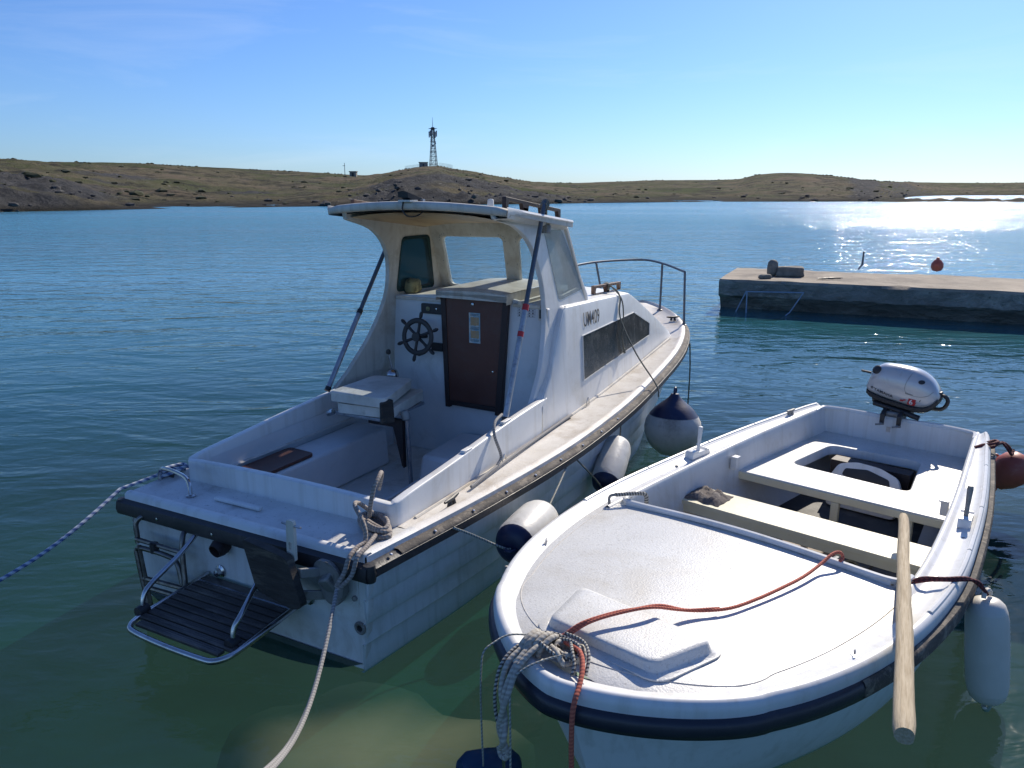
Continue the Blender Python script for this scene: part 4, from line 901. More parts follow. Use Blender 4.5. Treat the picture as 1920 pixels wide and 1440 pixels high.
# trunk cabin in front of the wheelhouse
def cuddy(side):
    st = [(2.12,.872,.80,.798),(2.30,1.03,.80,.775),(2.45,1.27,.80,.755),(2.60,1.475,.80,.742),(2.64,1.49,.80,.74),(3.4,1.46,.80,.735),(4.12,1.425,.80,.722),(4.2,1.41,.80,.72)]
    for k in range(1, 11):
        x = 4.2 + (5.42-4.2)*k/10; st.append((x, lerp(1.41, .865, (k/10)**1.06), .80-.02*(k/10), lerp(.72, .765, k/10)))
    return st
for side in (1, -1):
    rows = []
    for x, zt_, yb, yt in cuddy(side):
        zb = Zt(x) - .005; zt_ = max(zt_, zb+.03)
        rows.append([(x, side*yb, zb), (x, side*lerp(yb, yt, .5), lerp(zb, zt_, .5)), (x, side*yt, zt_-.03), (x, side*(yt-.008), zt_-.010), (x, side*(yt-.03), zt_), (x, side*(yt-.06), zt_+.004)])
    mb = MB(); mb.loft(rows)
    # aft return edge, closed thickness
    a0 = rows[:5]; mb.loft([[r_[4], (r_[4][0]+.02, r_[4][1]-side*.03, r_[4][2]), (r_[0][0]+.02, side*.735, r_[4][2]-.0)] for r_ in a0])
    mb.loft([[(r_[2][0]-.002, r_[2][1], r_[2][2]), (r_[2][0]-.003, side*(abs(r_[2][1])-.02), r_[2][2]+.026), (r_[2][0]-.003, side*.70, r_[2][2]+.02)] for r_ in a0])
    mb.build('cabin_side', M['gel'], BB, smooth=40)
rows = []
for x, zt_, yb, yt in cuddy(1)[4:]:
    rows.append([(x, y*(yt-.055), max(zt_, Zt(x)+.02)+.004+.035*(1-y*y)*(1 if x < 4.3 else max(.0, 1-(x-4.3)/1.1))) for y in np.linspace(-1, 1, 11)])
xe = 5.42; rows.append([(xe+.10*(1-y*y), y*.72, Zt(xe)-.01) for y in np.linspace(-1, 1, 11)])
mb = MB(); mb.loft(rows); mb.build('cabin_top', M['gel'], BB, smooth=40)
def csy(x, z): 
    zb = Zt(x); return lerp(.80, lerp(.74, .72, (x-2.6)/1.6), (z-zb)/(1.46-zb))
f = lambda a, b_, t: (a, -(csy(a, b_)+t), b_)
mb = MB(); mb.plate([(2.94,1.215),(4.22,1.225),(4.66,1.06),(4.63,.955),(2.92,.865)], [], f, -.002, .004); mb.build('cabin_window', M['cudwin'], BB)
mb = MB(); mb.plate([(2.930,1.222),(4.224,1.232),(4.67,1.065),(4.64,.948),(2.912,.858)], [[(2.938,1.217),(4.22,1.227),(4.662,1.062),(4.632,.953),(2.918,.863)]], f, -.001, .008); mb.build('window_trim', M['gel'], BB)
mb = MB(); mb.plate([(2.94,1.215),(4.22,1.225),(4.66,1.06),(4.63,.955),(2.92,.865)], [], lambda a, b_, t: (a, csy(a, b_)+t, b_), -.002, .004); mb.build('cabin_window', M['cudwin'], BB)
def text3d(name, body, size, mat, fmap, parent, ext=0.0, bold=0.0, sx=1.0, frame=None):
    cu = bpy.data.curves.new(name, 'FONT'); cu.body = body; cu.size = size; cu.extrude = 0; cu.offset = bold; cu.space_character = 1.10; cu.resolution_u = 3
    to = bpy.data.objects.new('tmp_text', cu); COL.objects.link(to); dg = bpy.context.evaluated_depsgraph_get()
    me = bpy.data.meshes.new_from_object(to.evaluated_get(dg)); bpy.data.objects.remove(to); bpy.data.curves.remove(cu)
    bm = bmesh.new(); bm.from_mesh(me); bmesh.ops.triangulate(bm, faces=bm.faces[:]); bmesh.ops.subdivide_edges(bm, edges=[e for e in bm.edges if e.calc_length() > size*.25], cuts=2); bmesh.ops.triangulate(bm, faces=bm.faces[:])
    for v in bm.verts: v.co = Vector(fmap(v.co.x*sx, v.co.y))
    bm.to_mesh(me); bm.free(); me.name = name; me.materials.clear(); me.materials.append(M[mat])
    o = bpy.data.objects.new(name, me); COL.objects.link(o); o.parent = parent; return o
text3d('registration_number', 'UM409', .165, 'ink', lambda a, b_: (2.965 + a, -(csy(2.97+a, 1.27+b_)+.004), 1.285 + b_ - a*.03), BB, bold=.0003, sx=.70)
handrail('handrail', 3.52, 4.20, -.62, 1.47, 1.44, .075, .03, 'wood_brown', BB, 2)

# pulpit rail
pr_ = empty('pulpit_rail', (0,0,0)); pr_.parent = BB
railp = curve([(5.02,.62,1.36),(5.7,.60,1.45),(6.25,.42,1.49),(6.69,.0,1.50),(6.42,-.36,1.49),(5.97,-.75,1.45)], 7)
mb = MB(); mb.tube(railp, .0135, 8); mb.tube([(5.97,-.75,1.452),(5.90,-.79,.875)], .0135, 8); mb.build('top_rail', M['rail'], pr_)
for b_, t_ in (((6.48,-.33,.905),(6.43,-.35,1.49)), ((6.44,.38,.905),(6.22,.42,1.487)), ((5.75,.72,.85),(5.66,.60,1.447))):
    mb = MB(); mb.tube([b_, t_], .0135, 8); mb.build('stanchion', M['rail'], pr_)
for p in ((6.48,-.33,.905),(6.44,.38,.905),(5.90,-.79,.858)):
    mb = MB(); mb.lathe([(.032,0),(.032,.008),(.018,.014),(.018,.03),(0,.03)], (p[0], p[1], Zt(p[0])+.008), (0,0,1), 12); mb.build('foot', M['rail'], pr_)
# anchor and chain on the foredeck
an_ = empty('anchor', (0,0,0)); mats = M['stone']
an_.matrix_world = frame_mat(BB) @ Matrix.Translation((5.95,.05,.90)); FR['anchor'] = an_.matrix_world.copy(); tag(an_, 'rusty grey folding anchor with rope piled on the bow deck behind the rail', 'anchor')
mb = MB(); mb.tube([(-.35,.1,.02),(.05,0,.07),(.25,-.05,.10)], .014, 8); mb.build('shank', M['greyplate'], an_)
for a in (-.7, .0, .8):
    mb = MB(); mb.tube(curve([(.2,-.04,.09),(.22,-.04+.10*math.sin(a),.17),(.12,-.04+.14*math.sin(a),.24)], 4), [.012]*8+[.004], 6); mb.build('fluke', M['greyplate'], an_)
mb = MB()
for k in range(4): mb.tube(curve([(-.15+.16*math.cos(t)+.02*k, .12*math.sin(t)-.06+.01*k, .02+.022*k+.01*math.sin(3*t)) for t in np.linspace(0, 5.9, 12)], 4), .011, 6)
mb.build('rope', M['rope_w'], an_)
mb = MB(); mb.box(6.1,6.5,-.05,.06,.91,.95); mb.build('bow_roller', M['alu'], BB, bevel=.006)

# cleats
def cleat(p, ang_, L_=.16, mat='black', par=None):
    e_ = empty('cleat', p, ang_); e_.parent = par or BB
    mb = MB(); mb.tube([(-L_/2,0,.042),(-L_*.3,0,.04),(0,0,.036),(L_*.3,0,.04),(L_/2,0,.042)], [.007,.011,.013,.011,.007], 8); mb.build('horn', M[mat], e_)
    mb = MB(); mb.tube([(-.022,0,-.002),(-.018,0,.036)], [.018,.011], 8); mb.tube([(.022,0,-.002),(.018,0,.036)], [.018,.011], 8); mb.build('base', M[mat], e_)
    return e_
cleat((.74,-.885,.63), R(4)); cleat((1.27,.94,.64), 0); cleat((.27,-.70,.63), R(65), .20, 'greyplate'); cleat((.32,.86,.635), R(10), .15); cleat((6.05,-.62,.875), R(-50)); cleat((6.2,.5,.89), R(30))
# eyes along the side deck, open padeye
for x, y in ((2.92,-.82),(1.48,-.82)):
    mb = MB(); mb.tube(curve([(x-.025,y-.005,Zt(x)+.01),(x-.02,y-.005,Zt(x)+.05),(x,y-.005,Zt(x)+.075),(x+.02,y-.005,Zt(x)+.05),(x+.025,y-.005,Zt(x)+.01)], 4), .0045, 6); mb.build('deck_eye', M['steel'], BB)
for x in (1.05,):
    mb = MB(); mb.box(x, x+.09, -.79, -.755, ct(x)+.000, ct(x)+.016); mb.build('latch', M['gel'], BB, bevel=.004)
mb = MB(); mb.box(1.55,1.66,-.785,-.755, ct(1.6)-.002, ct(1.6)+.016); mb.build('latch', M['gel'], BB, bevel=.004)
# stainless grab loop, white batten on the aft deck
mb = MB(); mb.tube(curve([(.22,.86,.63),(.225,.855,.70),(.215,.80,.73),(.19,.65,.735),(.17,.55,.715),(.15,.51,.63)], 5), .012, 8); gh = mb.build('grab_handle', M['steel'], BB)
for p in ((.22,.86,.634),(.15,.51,.634)):
    mb = MB(); mb.lathe([(.026,0),(.026,.005),(.013,.009)], p, (0,0,1), 12); mb.build('flange', M['steel'], gh)
mb = MB(); mb.hexa([(.165,.345,.634),(.195,.345,.634),(.20,.0,.634),(.168,.0,.634)], [(.165,.345,.652),(.195,.345,.652),(.20,.0,.652),(.168,.0,.652)]); mb.build('deck_batten', M['gel'], BB, bevel=.004)

# struts at the wheelhouse sides
def strut(b_, t_, red=False, name='support_pole'):
    e_ = empty('support_pole', (0,0,0)); e_.parent = BB
    b_, t_ = Vector(b_), Vector(t_); mid = b_.lerp(t_, .50)
    mb = MB(); mb.tube([b_, mid], .020, 12); mb.build('lower_tube', M['alu'], e_)
    mb = MB(); mb.tube([mid, t_], .0165, 12); mb.build('upper_tube', M['rail'], e_)
    mb = MB(); mb.tube([mid-(t_-b_)*.012, mid+(t_-b_)*.015], .023, 12); mb.build('collar', M['redpaint'] if red else M['black'], e_)
    if red:
        g_ = b_.lerp(t_, .38); mb = MB(); mb.tube([g_-(t_-b_)*.012, g_+(t_-b_)*.012], .0215, 12); mb.build('tape', M['redpaint'], e_)
    mb = MB(); mb.tube([b_-(t_-b_)*.012, b_+(t_-b_)*.012], .023, 10); mb.build('foot', M['black'], e_)
strut((1.66,-.735,.86),(2.33,-.70,2.27), True); strut((1.64,.755,.90),(2.46,.745,1.95))
mb = MB()
for k in range(3): mb.tube(curve([(2.31+.012*k,-.70+.03*math.cos(t),2.225+.012*k+.03*math.sin(t)) for t in np.linspace(0,5.8,9)], 3), .005, 5)
mb.tube(curve([(2.32,-.72,2.22),(2.34,-.71,2.12),(2.35,-.70,2.05)],4), .004, 5)
mb.build('lashing', M['cord'], BB)

# bathing platform with teak slats, ladder, outboard bracket on the transom
bp_ = empty('bathing_platform', (0,-.035,0)); bp_.parent = BB; bp_.scale = (.955, .94, 1)
PZ = .28
def cp(x, y, z=PZ): return (x, y, z)
outl = [(-.005,.30,PZ),(-.47,.30,PZ-.035),(-.53,.28,PZ-.04),(-.56,.22,PZ-.045),(-.575,-.02,PZ-.045),(-.57,-.28,PZ-.045),(-.555,-.36,PZ-.045),(-.50,-.405,PZ-.04),(-.42,-.415,PZ-.035),(-.005,-.42,PZ)]
mb = MB(); mb.tube(outl[:1] + [tuple(v) for v in curve(outl[1:-1], 5)] + outl[-1:], .016, 10); mb.build('frame_tube', M['steel'], bp_)
mb = MB(); mb.tube([(-.075,.30,PZ-.008),(-.075,-.42,PZ-.008)], .011, 8); mb.build('crossbar', M['steel'], bp_)
for k in range(9):
    x = -.108 - k*.0495; ya, yb = (.285, -.405) if k < 8 else (.25, -.36)
    mb = MB(); z = PZ + .004 + (x)*.07
    mb.box(x-.0215, x+.0215, yb, ya, z-.010, z+.006)
    for q in (-.013, 0, .013): mb.box(x+q-.0035, x+q+.0035, yb+.004, ya-.004, z+.005, z+.0085)
    mb.build('slat', M['wood_slat'], bp_, bevel=.0012, seg=1)
mb = MB(); mb.box(-.075, -.02, -.40, .28, PZ-.012, PZ+.004); mb.build('slat', M['wood_slat'], bp_, bevel=.002)
for y0, ytop, yy in ((.315, .34, .315), (-.36, -.36, -.38)):
    tt = (-.012, .33 if y0 > 0 else -.24, .535)
    mb = MB(); mb.tube(curve([tt, (-.15, lerp(tt[1], y0, .35), .46), (-.36, y0, .36+.02), (-.415, y0, .33), (-.43, y0, .255)], 6), .0145, 10); mb.build('stay', M['steel'], bp_)
    mb = MB(); mb.lathe([(0,-.035),(.03,-.03),(.034,0),(.03,.03),(0,.035)], (-.43, y0, .262), (1,0,0), 12); mb.build('clamp', M['black'], bp_)
for y0 in (.20, -.47):
    mb = MB(); mb.lathe([(.034,-.002),(.036,.008),(.022,.016),(.02,.04),(0,.045)], (.008, y0, .315), (-1,0,0), 14); mb.build('mount', M['steel'], bp_)
ld = empty('boarding_ladder', (0,0,0)); ld.parent = BB
mb = MB(); mb.tube(curve([(.005,.66,.545),(-.05,.685,.55),(-.075,.71,.51),(-.08,.705,.45),(-.085,.70,.40)], 5), .0145, 10); mb.build('hoop', M['steel_d'], ld); mb = MB(); mb.tube(curve([(.005,.36,.53),(-.05,.35,.52),(-.075,.34,.47),(-.085,.335,.42),(-.115,.30,.24)], 5), .0145, 10); mb.build('hoop', M['steel_d'], ld)
mb = MB(); mb.tube([(-.09,.70,.425),(-.09,.335,.425)], .013, 8); mb.build('rung', M['steel_d'], ld)
mb = MB(); mb.tube(curve([(-.12,.62,-.02),(-.105,.69,.32),(-.10,.69,.37),(-.10,.65,.385),(-.10,.45,.385),(-.10,.37,.36),(-.11,.33,.24)], 6), .0145, 10); mb.build('hoop', M['steel_d'], ld)
mb = MB(); mb.tube([(-.105,.655,.20),(-.11,.33,.22)], .014, 8); mb.build('rung', M['steel_d'], ld)
mb = MB(); mb.tube([(-.11,.64,.15),(-.115,.33,.165)], .014, 8); mb.build('rung', M['steel_d'], ld)
mb = MB(); mb.tube([(-.115,.60,-.05),(-.105,.665,.40)], .011, 8); mb.build('stile', M['steel_d'], ld)
mb = MB(); mb.tube([(-.095,.55,.38),(-.095,.55,.435)], .024, 8); mb.build('strap', M['black'], ld)
for y, z in ((.66,.545),(.36,.535)):
    mb = MB(); mb.lathe([(.03,0),(.03,.008),(.018,.012),(.016,.03)], (.012, y, z), (-1,0,0), 12); mb.build('flange', M['greyplate'], ld)
ob = empty('outboard_bracket', (0,0,0)); ob.parent = BB
mb = MB(); mb.plate(rpoly([(-.255,.685),(-.545,.645),(-.62,.40),(-.56,.375),(-.33,.425)], .03), [], lambda a, b_, t: (-.155-t-.0+.25*(b_-.53)*0, a, b_), 0, .045); mb.build('wooden_pad', M['wood_dark'], ob, bevel=.008, seg=2)
for z0, z1 in ((.575,.545),(.46,.41)):
    mb = MB(); mb.hexa([(-.15,-.56,z0-.05),(.01,-.66,z1-.05),(.01,-.685,z1-.05),(-.15,-.585,z0-.05)], [(-.15,-.56,z0),(.01,-.66,z1),(.01,-.685,z1),(-.15,-.585,z0)]); mb.build('arm', M['greyplate'], ob, bevel=.004)
mb = MB(); mb.plate(rpoly([(-.59,.56),(-.62,.60),(-.70,.60),(-.76,.55),(-.775,.45),(-.73,.37),(-.66,.38),(-.62,.47)], .03), [], lambda a, b_, t: (-.028-t, a, b_), 0, .045); mb.build('side_casting', M['greyplate'], ob, bevel=.01)
mb = MB(); mb.hexa([(-.06,-.66,.42),(.01,-.66,.42),(.01,-.75,.42),(-.06,-.75,.42)], [(-.11,-.64,.50),(.01,-.64,.56),(.01,-.70,.60),(-.11,-.70,.53)]); mb.build('side_casting', M['greyplate'], ob, bevel=.01)
mb = MB(); mb.box(.0,.011,-.80,-.60,.36,.60); mb.build('mount_plate', M['transom'], ob, bevel=.003)
for y, z in ((-.64,.585),(-.785,.40),(-.70,.375)):
    mb = MB(); mb.lathe([(.014,0),(.014,.014),(0,.018)], (-.0, y, z), (-1,0,0), 8); mb.build('bolt', M['greyplate'], ob)
mb = MB(); mb.plate(rpoly([(-.495,.60),(-.545,.60),(-.552,.80),(-.545,.815),(-.512,.815),(-.505,.80)], .01), [[(-.512,.655),(-.53,.655),(-.532,.70),(-.514,.70)]], lambda a, b_, t: (-.125-t, a, b_), 0, .02); mb.build('latch_arm', M['gel_old'], ob, bevel=.002)
mb = MB(); mb.tube([(-.135,-.47,.79),(-.135,-.59,.785)], .006, 6); mb.build('pin', M['alu'], ob)
# exhaust and drain
mb = MB(); mb.lathe([(.045,0),(.05,.05),(.038,.085),(.034,.085),(.03,.02)], (.012,.10,.495), (-1,0,-.25), 14); mb.build('exhaust_outlet', M['doorf'], BB)
mb = MB(); mb.lathe([(.034,0),(.036,.006),(.028,.012),(.018,.010),(.018,.0)], (.008,-.80,.235), (-1,0,0), 16); dr_ = mb.build('drain_fitting', M['greyplate'], BB)
mb = MB(); mb.lathe([(.017,0),(0,.001)], (.006,-.80,.235), (-1,0,0), 12); mb.build('drain_hole', M['dark'], dr_)
# cord and lashings
def inB(mb, name, m, label, cat, group=None, smooth=60):
    o = mb.build(name, m, recentre=True, frame=BB, smooth=smooth); return tag(o, label, cat, group)
mb = MB(); mb.tube(curve([(1.60,-.745,.915),(1.45,-.775,.905),(1.38,-.81,.84),(1.42,-.835,.70),(1.36,-.84,.655)],6), .010, 7); mb.tube(curve([(1.36,-.84,.652),(1.0,-.86,.642),(1.6,-.83,.645),(2.2,-.815,.65),(2.6,-.82,.66)],8), .010, 7)
inB(mb, 'deck_rope', M['rope_grey'], 'grey rope looped over the starboard coaming and along the side deck', 'rope')
# mooring rope made fast to the aft cleat, hanging over the transom
mb = MB(); rnd = random.Random(4)
for k in range(6):
    c = Vector((.27+rnd.uniform(-.012,.012),-.715+rnd.uniform(-.008,.008),.648+.009*k)); a_ = .15-.008*k+rnd.uniform(-.01,.01); b2 = .045+rnd.uniform(-.012,.012)
    mb.tube(curve([c+Vector(((a_*math.cos(t)*math.cos(R(62))-b2*math.sin(t)*math.sin(R(62))), (a_*math.cos(t)*math.sin(R(62))+b2*math.sin(t)*math.cos(R(62))), .006*math.sin(2*t+k))) for t in np.linspace(0, 6.0, 12)], 4), .0115, 8)
mb.tube(curve([(.24,-.70,.72),(.22,-.73,.80),(.24,-.74,.885),(.30,-.73,.925),(.37,-.69,.915),(.42,-.65,.86),(.42,-.63,.79)],7), .0115, 8)
mb.tube(curve([(.30,-.68,.71),(.24,-.64,.78),(.17,-.67,.80),(.12,-.76,.74),(.09,-.79,.67),(.02,-.79,.66),(-.05,-.80,.64),(-.09,-.80,.58),(-.13,-.78,.52)],7), .0115, 8)
mb.tube(curve([(.16,-.80,.67),(.05,-.83,.665),(-.04,-.84,.645),(-.08,-.835,.57),(-.13,-.79,.51)],7), .0115, 8)
inB(mb, 'mooring_rope', M['rope_brown'], 'grey brown rope coiled round the starboard aft cleat of the cabin boat', 'rope')
mb = MB(); A_ = frame_mat(BB) @ Vector((-.13,-.785,.515)); B_ = Vector((-.80,2.0,.55))
pts = [A_.lerp(B_, t) - Vector((0,0,.20*math.sin(math.pi*t))) for t in np.linspace(0, 1, 20)]
mb.tube(pts, .0095, 8); A2 = frame_mat(BB) @ Vector((-.135,-.80,.50)); mb.tube([A2.lerp(B_, t*.98) - Vector((.012,0,.20*math.sin(math.pi*t)-.0)) for t in np.linspace(0, 1, 20)], .0095, 8)
o = mb.build('mooring_line', M['rope_grey'], recentre=True); tag(o, 'grey double mooring line running from the cabin boat stern down out of frame', 'rope')
mb = MB(); P_ = [frame_mat(BB) @ Vector(p) for p in ((.50,.83,.655),(.33,.86,.68),(.15,.88,.672),(.0,.92,.655))]; E_ = Vector((-2.65,3.35,.42))
mb.tube([tuple(p) for p in curve(P_, 4)[:-1]] + [P_[-1].lerp(E_, t) - Vector((0,0,.05*math.sin(math.pi*t))) for t in np.linspace(0, 1, 12)], .0105, 8)
mb.tube([tuple(v) for v in curve([frame_mat(BB) @ Vector((.32+.09*math.cos(t), .86+.03*math.sin(t), .652+.005*t)) for t in np.linspace(0, 9, 14)], 4)], .0105, 7)
o = mb.build('mooring_line', M['rope_blue'], recentre=True); tag(o, 'blue flecked mooring line from the port aft cleat leading off left', 'rope')
# cord from the cabin handrail to the round fender
mb = MB(); mb.tube(curve([(3.84,-.605,1.50),(3.86,-.66,1.50),(3.86,-.735,1.42),(3.80,-.765,1.24),(3.72,-.95,.95),(3.66,-1.165,.70),(3.63,-1.20,.60)],6), .007, 6)
mb.tube(curve([(3.82,-.60,1.52),(3.84,-.64,1.52),(3.87,-.745,1.40),(3.86,-.775,1.22),(3.80,-.79,1.08),(3.84,-.80,.93)],6), .007, 6); mb.tube([(3.84,-.80,.955),(3.845,-.802,.915)], .011, 6)
for k in range(3): mb.tube(curve([(3.84+.01*k,-.605+.028*math.cos(t),1.505+.03*math.sin(t)) for t in np.linspace(0,6,9)],3), .007, 6)
inB(mb, 'tied_rope', M['cord'], 'thin olive cord tied to the cabin handrail and running down to the round fender', 'cord')

# ---------------------------------------------------------------- fenders beside the cabin boat
def fender(a, b_, rad, cap, body, label, name='fender', collared=True, both=True, group=None, frame=BB, neck=.045):
    """sausage fender from point a to b_ in the boat's own frame"""
    A_, B_ = Vector(a), Vector(b_); L_ = (B_-A_).length
    o = empty(name, (0,0,0)); Mx = frame_mat(frame) @ Matrix.Translation(A_) @ (B_-A_).to_track_quat('Z', 'Y').to_matrix().to_4x4(); o.matrix_world = Mx; FR[o.name] = Mx
    prof = [(rad*.93, L_*.12), (rad, L_*.2), (rad*1.02, L_*.5), (rad, L_*.8), (rad*.93, L_*.88)]
    e1 = [(rad*.30, 0), (rad*.62, L_*.02), (rad*.83, L_*.06), (rad*.932, L_*.121)]; e2 = [(rad*.932, L_*.879), (rad*.83, L_*.94), (rad*.62, L_*.98), (rad*.3, L_)]
    mb = MB(); mb.lathe(prof, seg=28); mb.build('fender_body', M[body], o)
    mb = MB(); mb.lathe([(0, .004)] + e1, seg=28); mb.build('end_cap', M[cap], o)
    mb = MB(); mb.lathe(e2 + [(0, L_-.004)], seg=28); mb.build('end_cap', M[cap if both else body], o)
    for z0, d in ((0, -1), (L_, 1)):
        mb = MB(); mb.tube([(.03*math.cos(t), 0, z0 + d*(.008+.03*math.sin(t))) for t in np.linspace(0, math.pi, 8)], .011, 8); mb.build('rope_eye', M[cap if z0 == 0 or both else body], o)
    tag(o, label, 'fender', group); return o
fender((.79,-1.235,.42),(1.26,-1.215,.43), .132, 'bluecap', 'fender', 'large white sausage fender with navy end wedged between the two boats', both=False)
fender((2.33,-1.20,.22),(2.80,-1.14,.43), .115, 'bluecap', 'fender', 'scuffed white sausage fender with navy end beside the round fender', both=False)
o = empty('round_fender', (0,0,0)); Mx = frame_mat(BB) @ Matrix.Translation((3.62,-1.335,.095)) @ Matrix.Rotation(R(4), 4, 'Y'); o.matrix_world = Mx
Rr = .245
mb = MB(); mb.lathe([(0,0),(.05,.004),(.11,.024),(.165,.065),(.21,.12),(.238,.19),(.245,.25),(.236,.31),(.208,.365)], seg=40); mb.build('fender_body', M['buoyw'], o)
mb = MB(); mb.lathe([(.210,.362),(.170,.415),(.125,.455),(.08,.49),(.045,.525),(.032,.55),(0,.556)], seg=40); mb.build('cap', M['bluecap'], o)
mb = MB(); mb.tube([(.026*math.cos(t), 0, .575+.026*math.sin(t)) for t in np.linspace(0, 2*math.pi, 12)[:-1]], .010, 8, closed=True); mb.build('rope_eye', M['bluecap'], o)
tag(o, 'big round grey fender with navy top hanging at the starboard bow of the cabin boat', 'fender')
# lanyards of the two sausage fenders
mb = MB(); mb.tube(curve([(.57,-1.00,.585),(.66,-1.06,.52),(.76,-1.20,.43),(.785,-1.235,.42)],5), .007, 6)
inB(mb, 'tied_rope', M['cordw'], 'pale cord from the rubbing strip to the navy end of the large fender', 'cord')
mb = MB(); mb.tube(curve([(1.28,-1.215,.43),(1.72,-1.13,.50),(1.9,-1.10,.56)],5), .006, 6)
inB(mb, 'tied_rope', M['cordw'], 'thin pale cord rising from the far end of the large fender', 'cord')
mb = MB(); mb.tube(curve([(2.0,-1.11,.54),(2.18,-1.18,.35),(2.31,-1.20,.22)],5), .006, 6); mb.tube(curve([(2.82,-1.14,.44),(2.86,-1.13,.52),(2.88,-1.12,.58)],4), .006, 6)
inB(mb, 'tied_rope', M['cord'], 'short dark cord holding the upper end of the scuffed fender', 'cord')
mb = MB(); mb.tube(curve([(5.45,-.985,.74),(5.46,-1.0,.45),(5.46,-1.0,.1),(5.47,-1.0,-.2)],4), .008, 6)
inB(mb, 'bow_line', M['cord'], 'thin dark line hanging straight down from the bow into the water', 'rope')
# ================================================================= SMALL OPEN BOAT
SB = empty('open_boat', origin(1.9533, 4.5, 220.587, 1.395), bheading(220.587))
tag(SB, 'small white open fibreglass boat with speckled foredeck and outboard motor, nearest the camera', 'rowing boat')
Ws = smoothtab([(-.16,.625),(0,.660),(.4,.725),(.8,.79),(1.3,.86),(1.8,.91),(2.3,.94),(2.8,.915),(3.2,.845),(3.5,.75),(3.75,.625),(3.95,.46),(4.08,.30),(4.16,.15),(4.20,0)])
Ws_t = Ws
def Ws(x): return Ws_t(x) if x <= 3.75 else .625*max(0.0, 1-min(1, (x-3.75)/.45)**1.3)**.65
Zs = smoothtab([(-.16,.622),(0,.622),(.7,.618),(1.5,.602),(2.2,.595),(2.8,.60),(3.5,.62),(4.2,.645)])
Is = smoothtab([(-.16,.54),(0,.555),(.5,.61),(1.15,.68),(1.75,.73),(2.2,.755),(2.6,.76)])
WLs = smoothtab([(0,.50),(1,.64),(1.8,.72),(2.4,.74),(2.7,.69),(3.04,.58),(3.5,.36),(3.8,.15),(3.93,0)])
XB = [-.16 + 4.36*(1-(1-i/100)**2.0) for i in range(101)]
def outward(x, d):
    """plan-view point on the gunwale moved outwards by d"""
    h = .01; x0, x1 = max(-.16, x-h), min(4.2, x+h); tx_, ty_ = x1-x0, Ws(x1)-Ws(x0)
    if x > 4.19: nx, ny = 1, 0
    else: L_ = math.hypot(tx_, ty_); nx, ny = -ty_/L_, tx_/L_
    if x < -.14: nx, ny = 0, 1
    return (x + nx*d, max(0, Ws(x) + ny*d))
def prof_rows(prof):
    """prof: list of (offset outwards, dz)"""
    right = []
    for x in XB: right.append([(outward(x, o_)[0], outward(x, o_)[1], Zs(x)+dz) for o_, dz in prof])
    left = [[(p[0], -p[1], p[2]) for p in r_] for r_ in right[:-1]]
    return left + right[::-1]
# rolled white rim
mb = MB(); mb.loft(prof_rows([(-.105,-.004),(-.075,.004),(-.05,.008),(-.040,.016),(-.028,.024),(-.012,.022),(0,.010),(.006,-.012),(.004,-.040)])); mb.build('gunwale', M['gel'], SB, smooth=60)
mb = MB(); mb.loft(prof_rows([(-.010,-.034),(.016,-.040),(.026,-.060),(.027,-.085),(.018,-.112),(-.02,-.120)])); mb.build('rubbing_strip', M['navyrail'], SB, smooth=60)
# worn outer strip on the stern half
for side in (1, -1):
    rows = []
    for x in np.linspace(-.15, 3.35, 50):
        rows.append([(outward(x, o_)[0], side*outward(x, o_)[1], Zs(x)+dz+.002*noise.noise(Vector((x*9,side,0)))) for o_, dz in ((.010,-.034),(lerp(.018,.032,min(1,(3.4-x)/.9)),-.038),(lerp(.026,.040,min(1,(3.4-x)/.9)),-.055),(lerp(.026,.040,min(1,(3.4-x)/.9)),-.098),(.02,-.108))])
    mb = MB(); mb.loft(rows); mb.build('worn_strip', M['rubworn'], SB, smooth=50)
# metal half-round rail on the outer edge of the side decks
for side in (1, -1):
    for x0_, x1_ in ((-.15,.62),(.635,1.36),(1.375,1.98),(1.995,2.75)) if side > 0 else ((-.15,.72),(.735,1.30),(1.315,2.0),(2.015,2.7)):
        mb = MB(); mb.tube([(x, side*(outward(x, -.022)[1]), Zs(x)+.020) for x in np.linspace(x0_, x1_, 14)], .0125, 8); mb.build('rail_moulding', M['gel'], SB)
# topsides and bottom
rows = []
for x in XB:
    t = x/4.2; r_ = []
    for k in range(11):
        u = k/10; z = lerp(Zs(x)-.10, -.12, u); f_ = (1-u)**.8
        yt_ = max(0, Ws(x)-.035) if x < 4.16 else lerp(.115, 0, (x-4.16)/.04); wl = WLs(min(3.93, t*3.93))
        sx_ = lerp(3.86, 4.10, f_**1.3); r_.append((t*sx_, lerp(wl*.93, yt_, f_) + .03*math.sin(math.pi*u)*(1 if t < .9 else (1-t)*10), z))
    rows.append(r_)
for side in (1, -1):
    mb = MB(); mb.loft([[(p[0], side*p[1], p[2]) for p in r_] for r_ in rows]); mb.build('hull_side', M['hullw'], SB, smooth=60)
rows2 = [[(r_[-1][0], r_[-1][1]*u, -.12-.16*(1-abs(u)**1.6)) for u in np.linspace(-1, 1, 9)] for r_ in rows]
mb = MB(); mb.loft(rows2); mb.build('hull_bottom', M['antifoul'], SB)
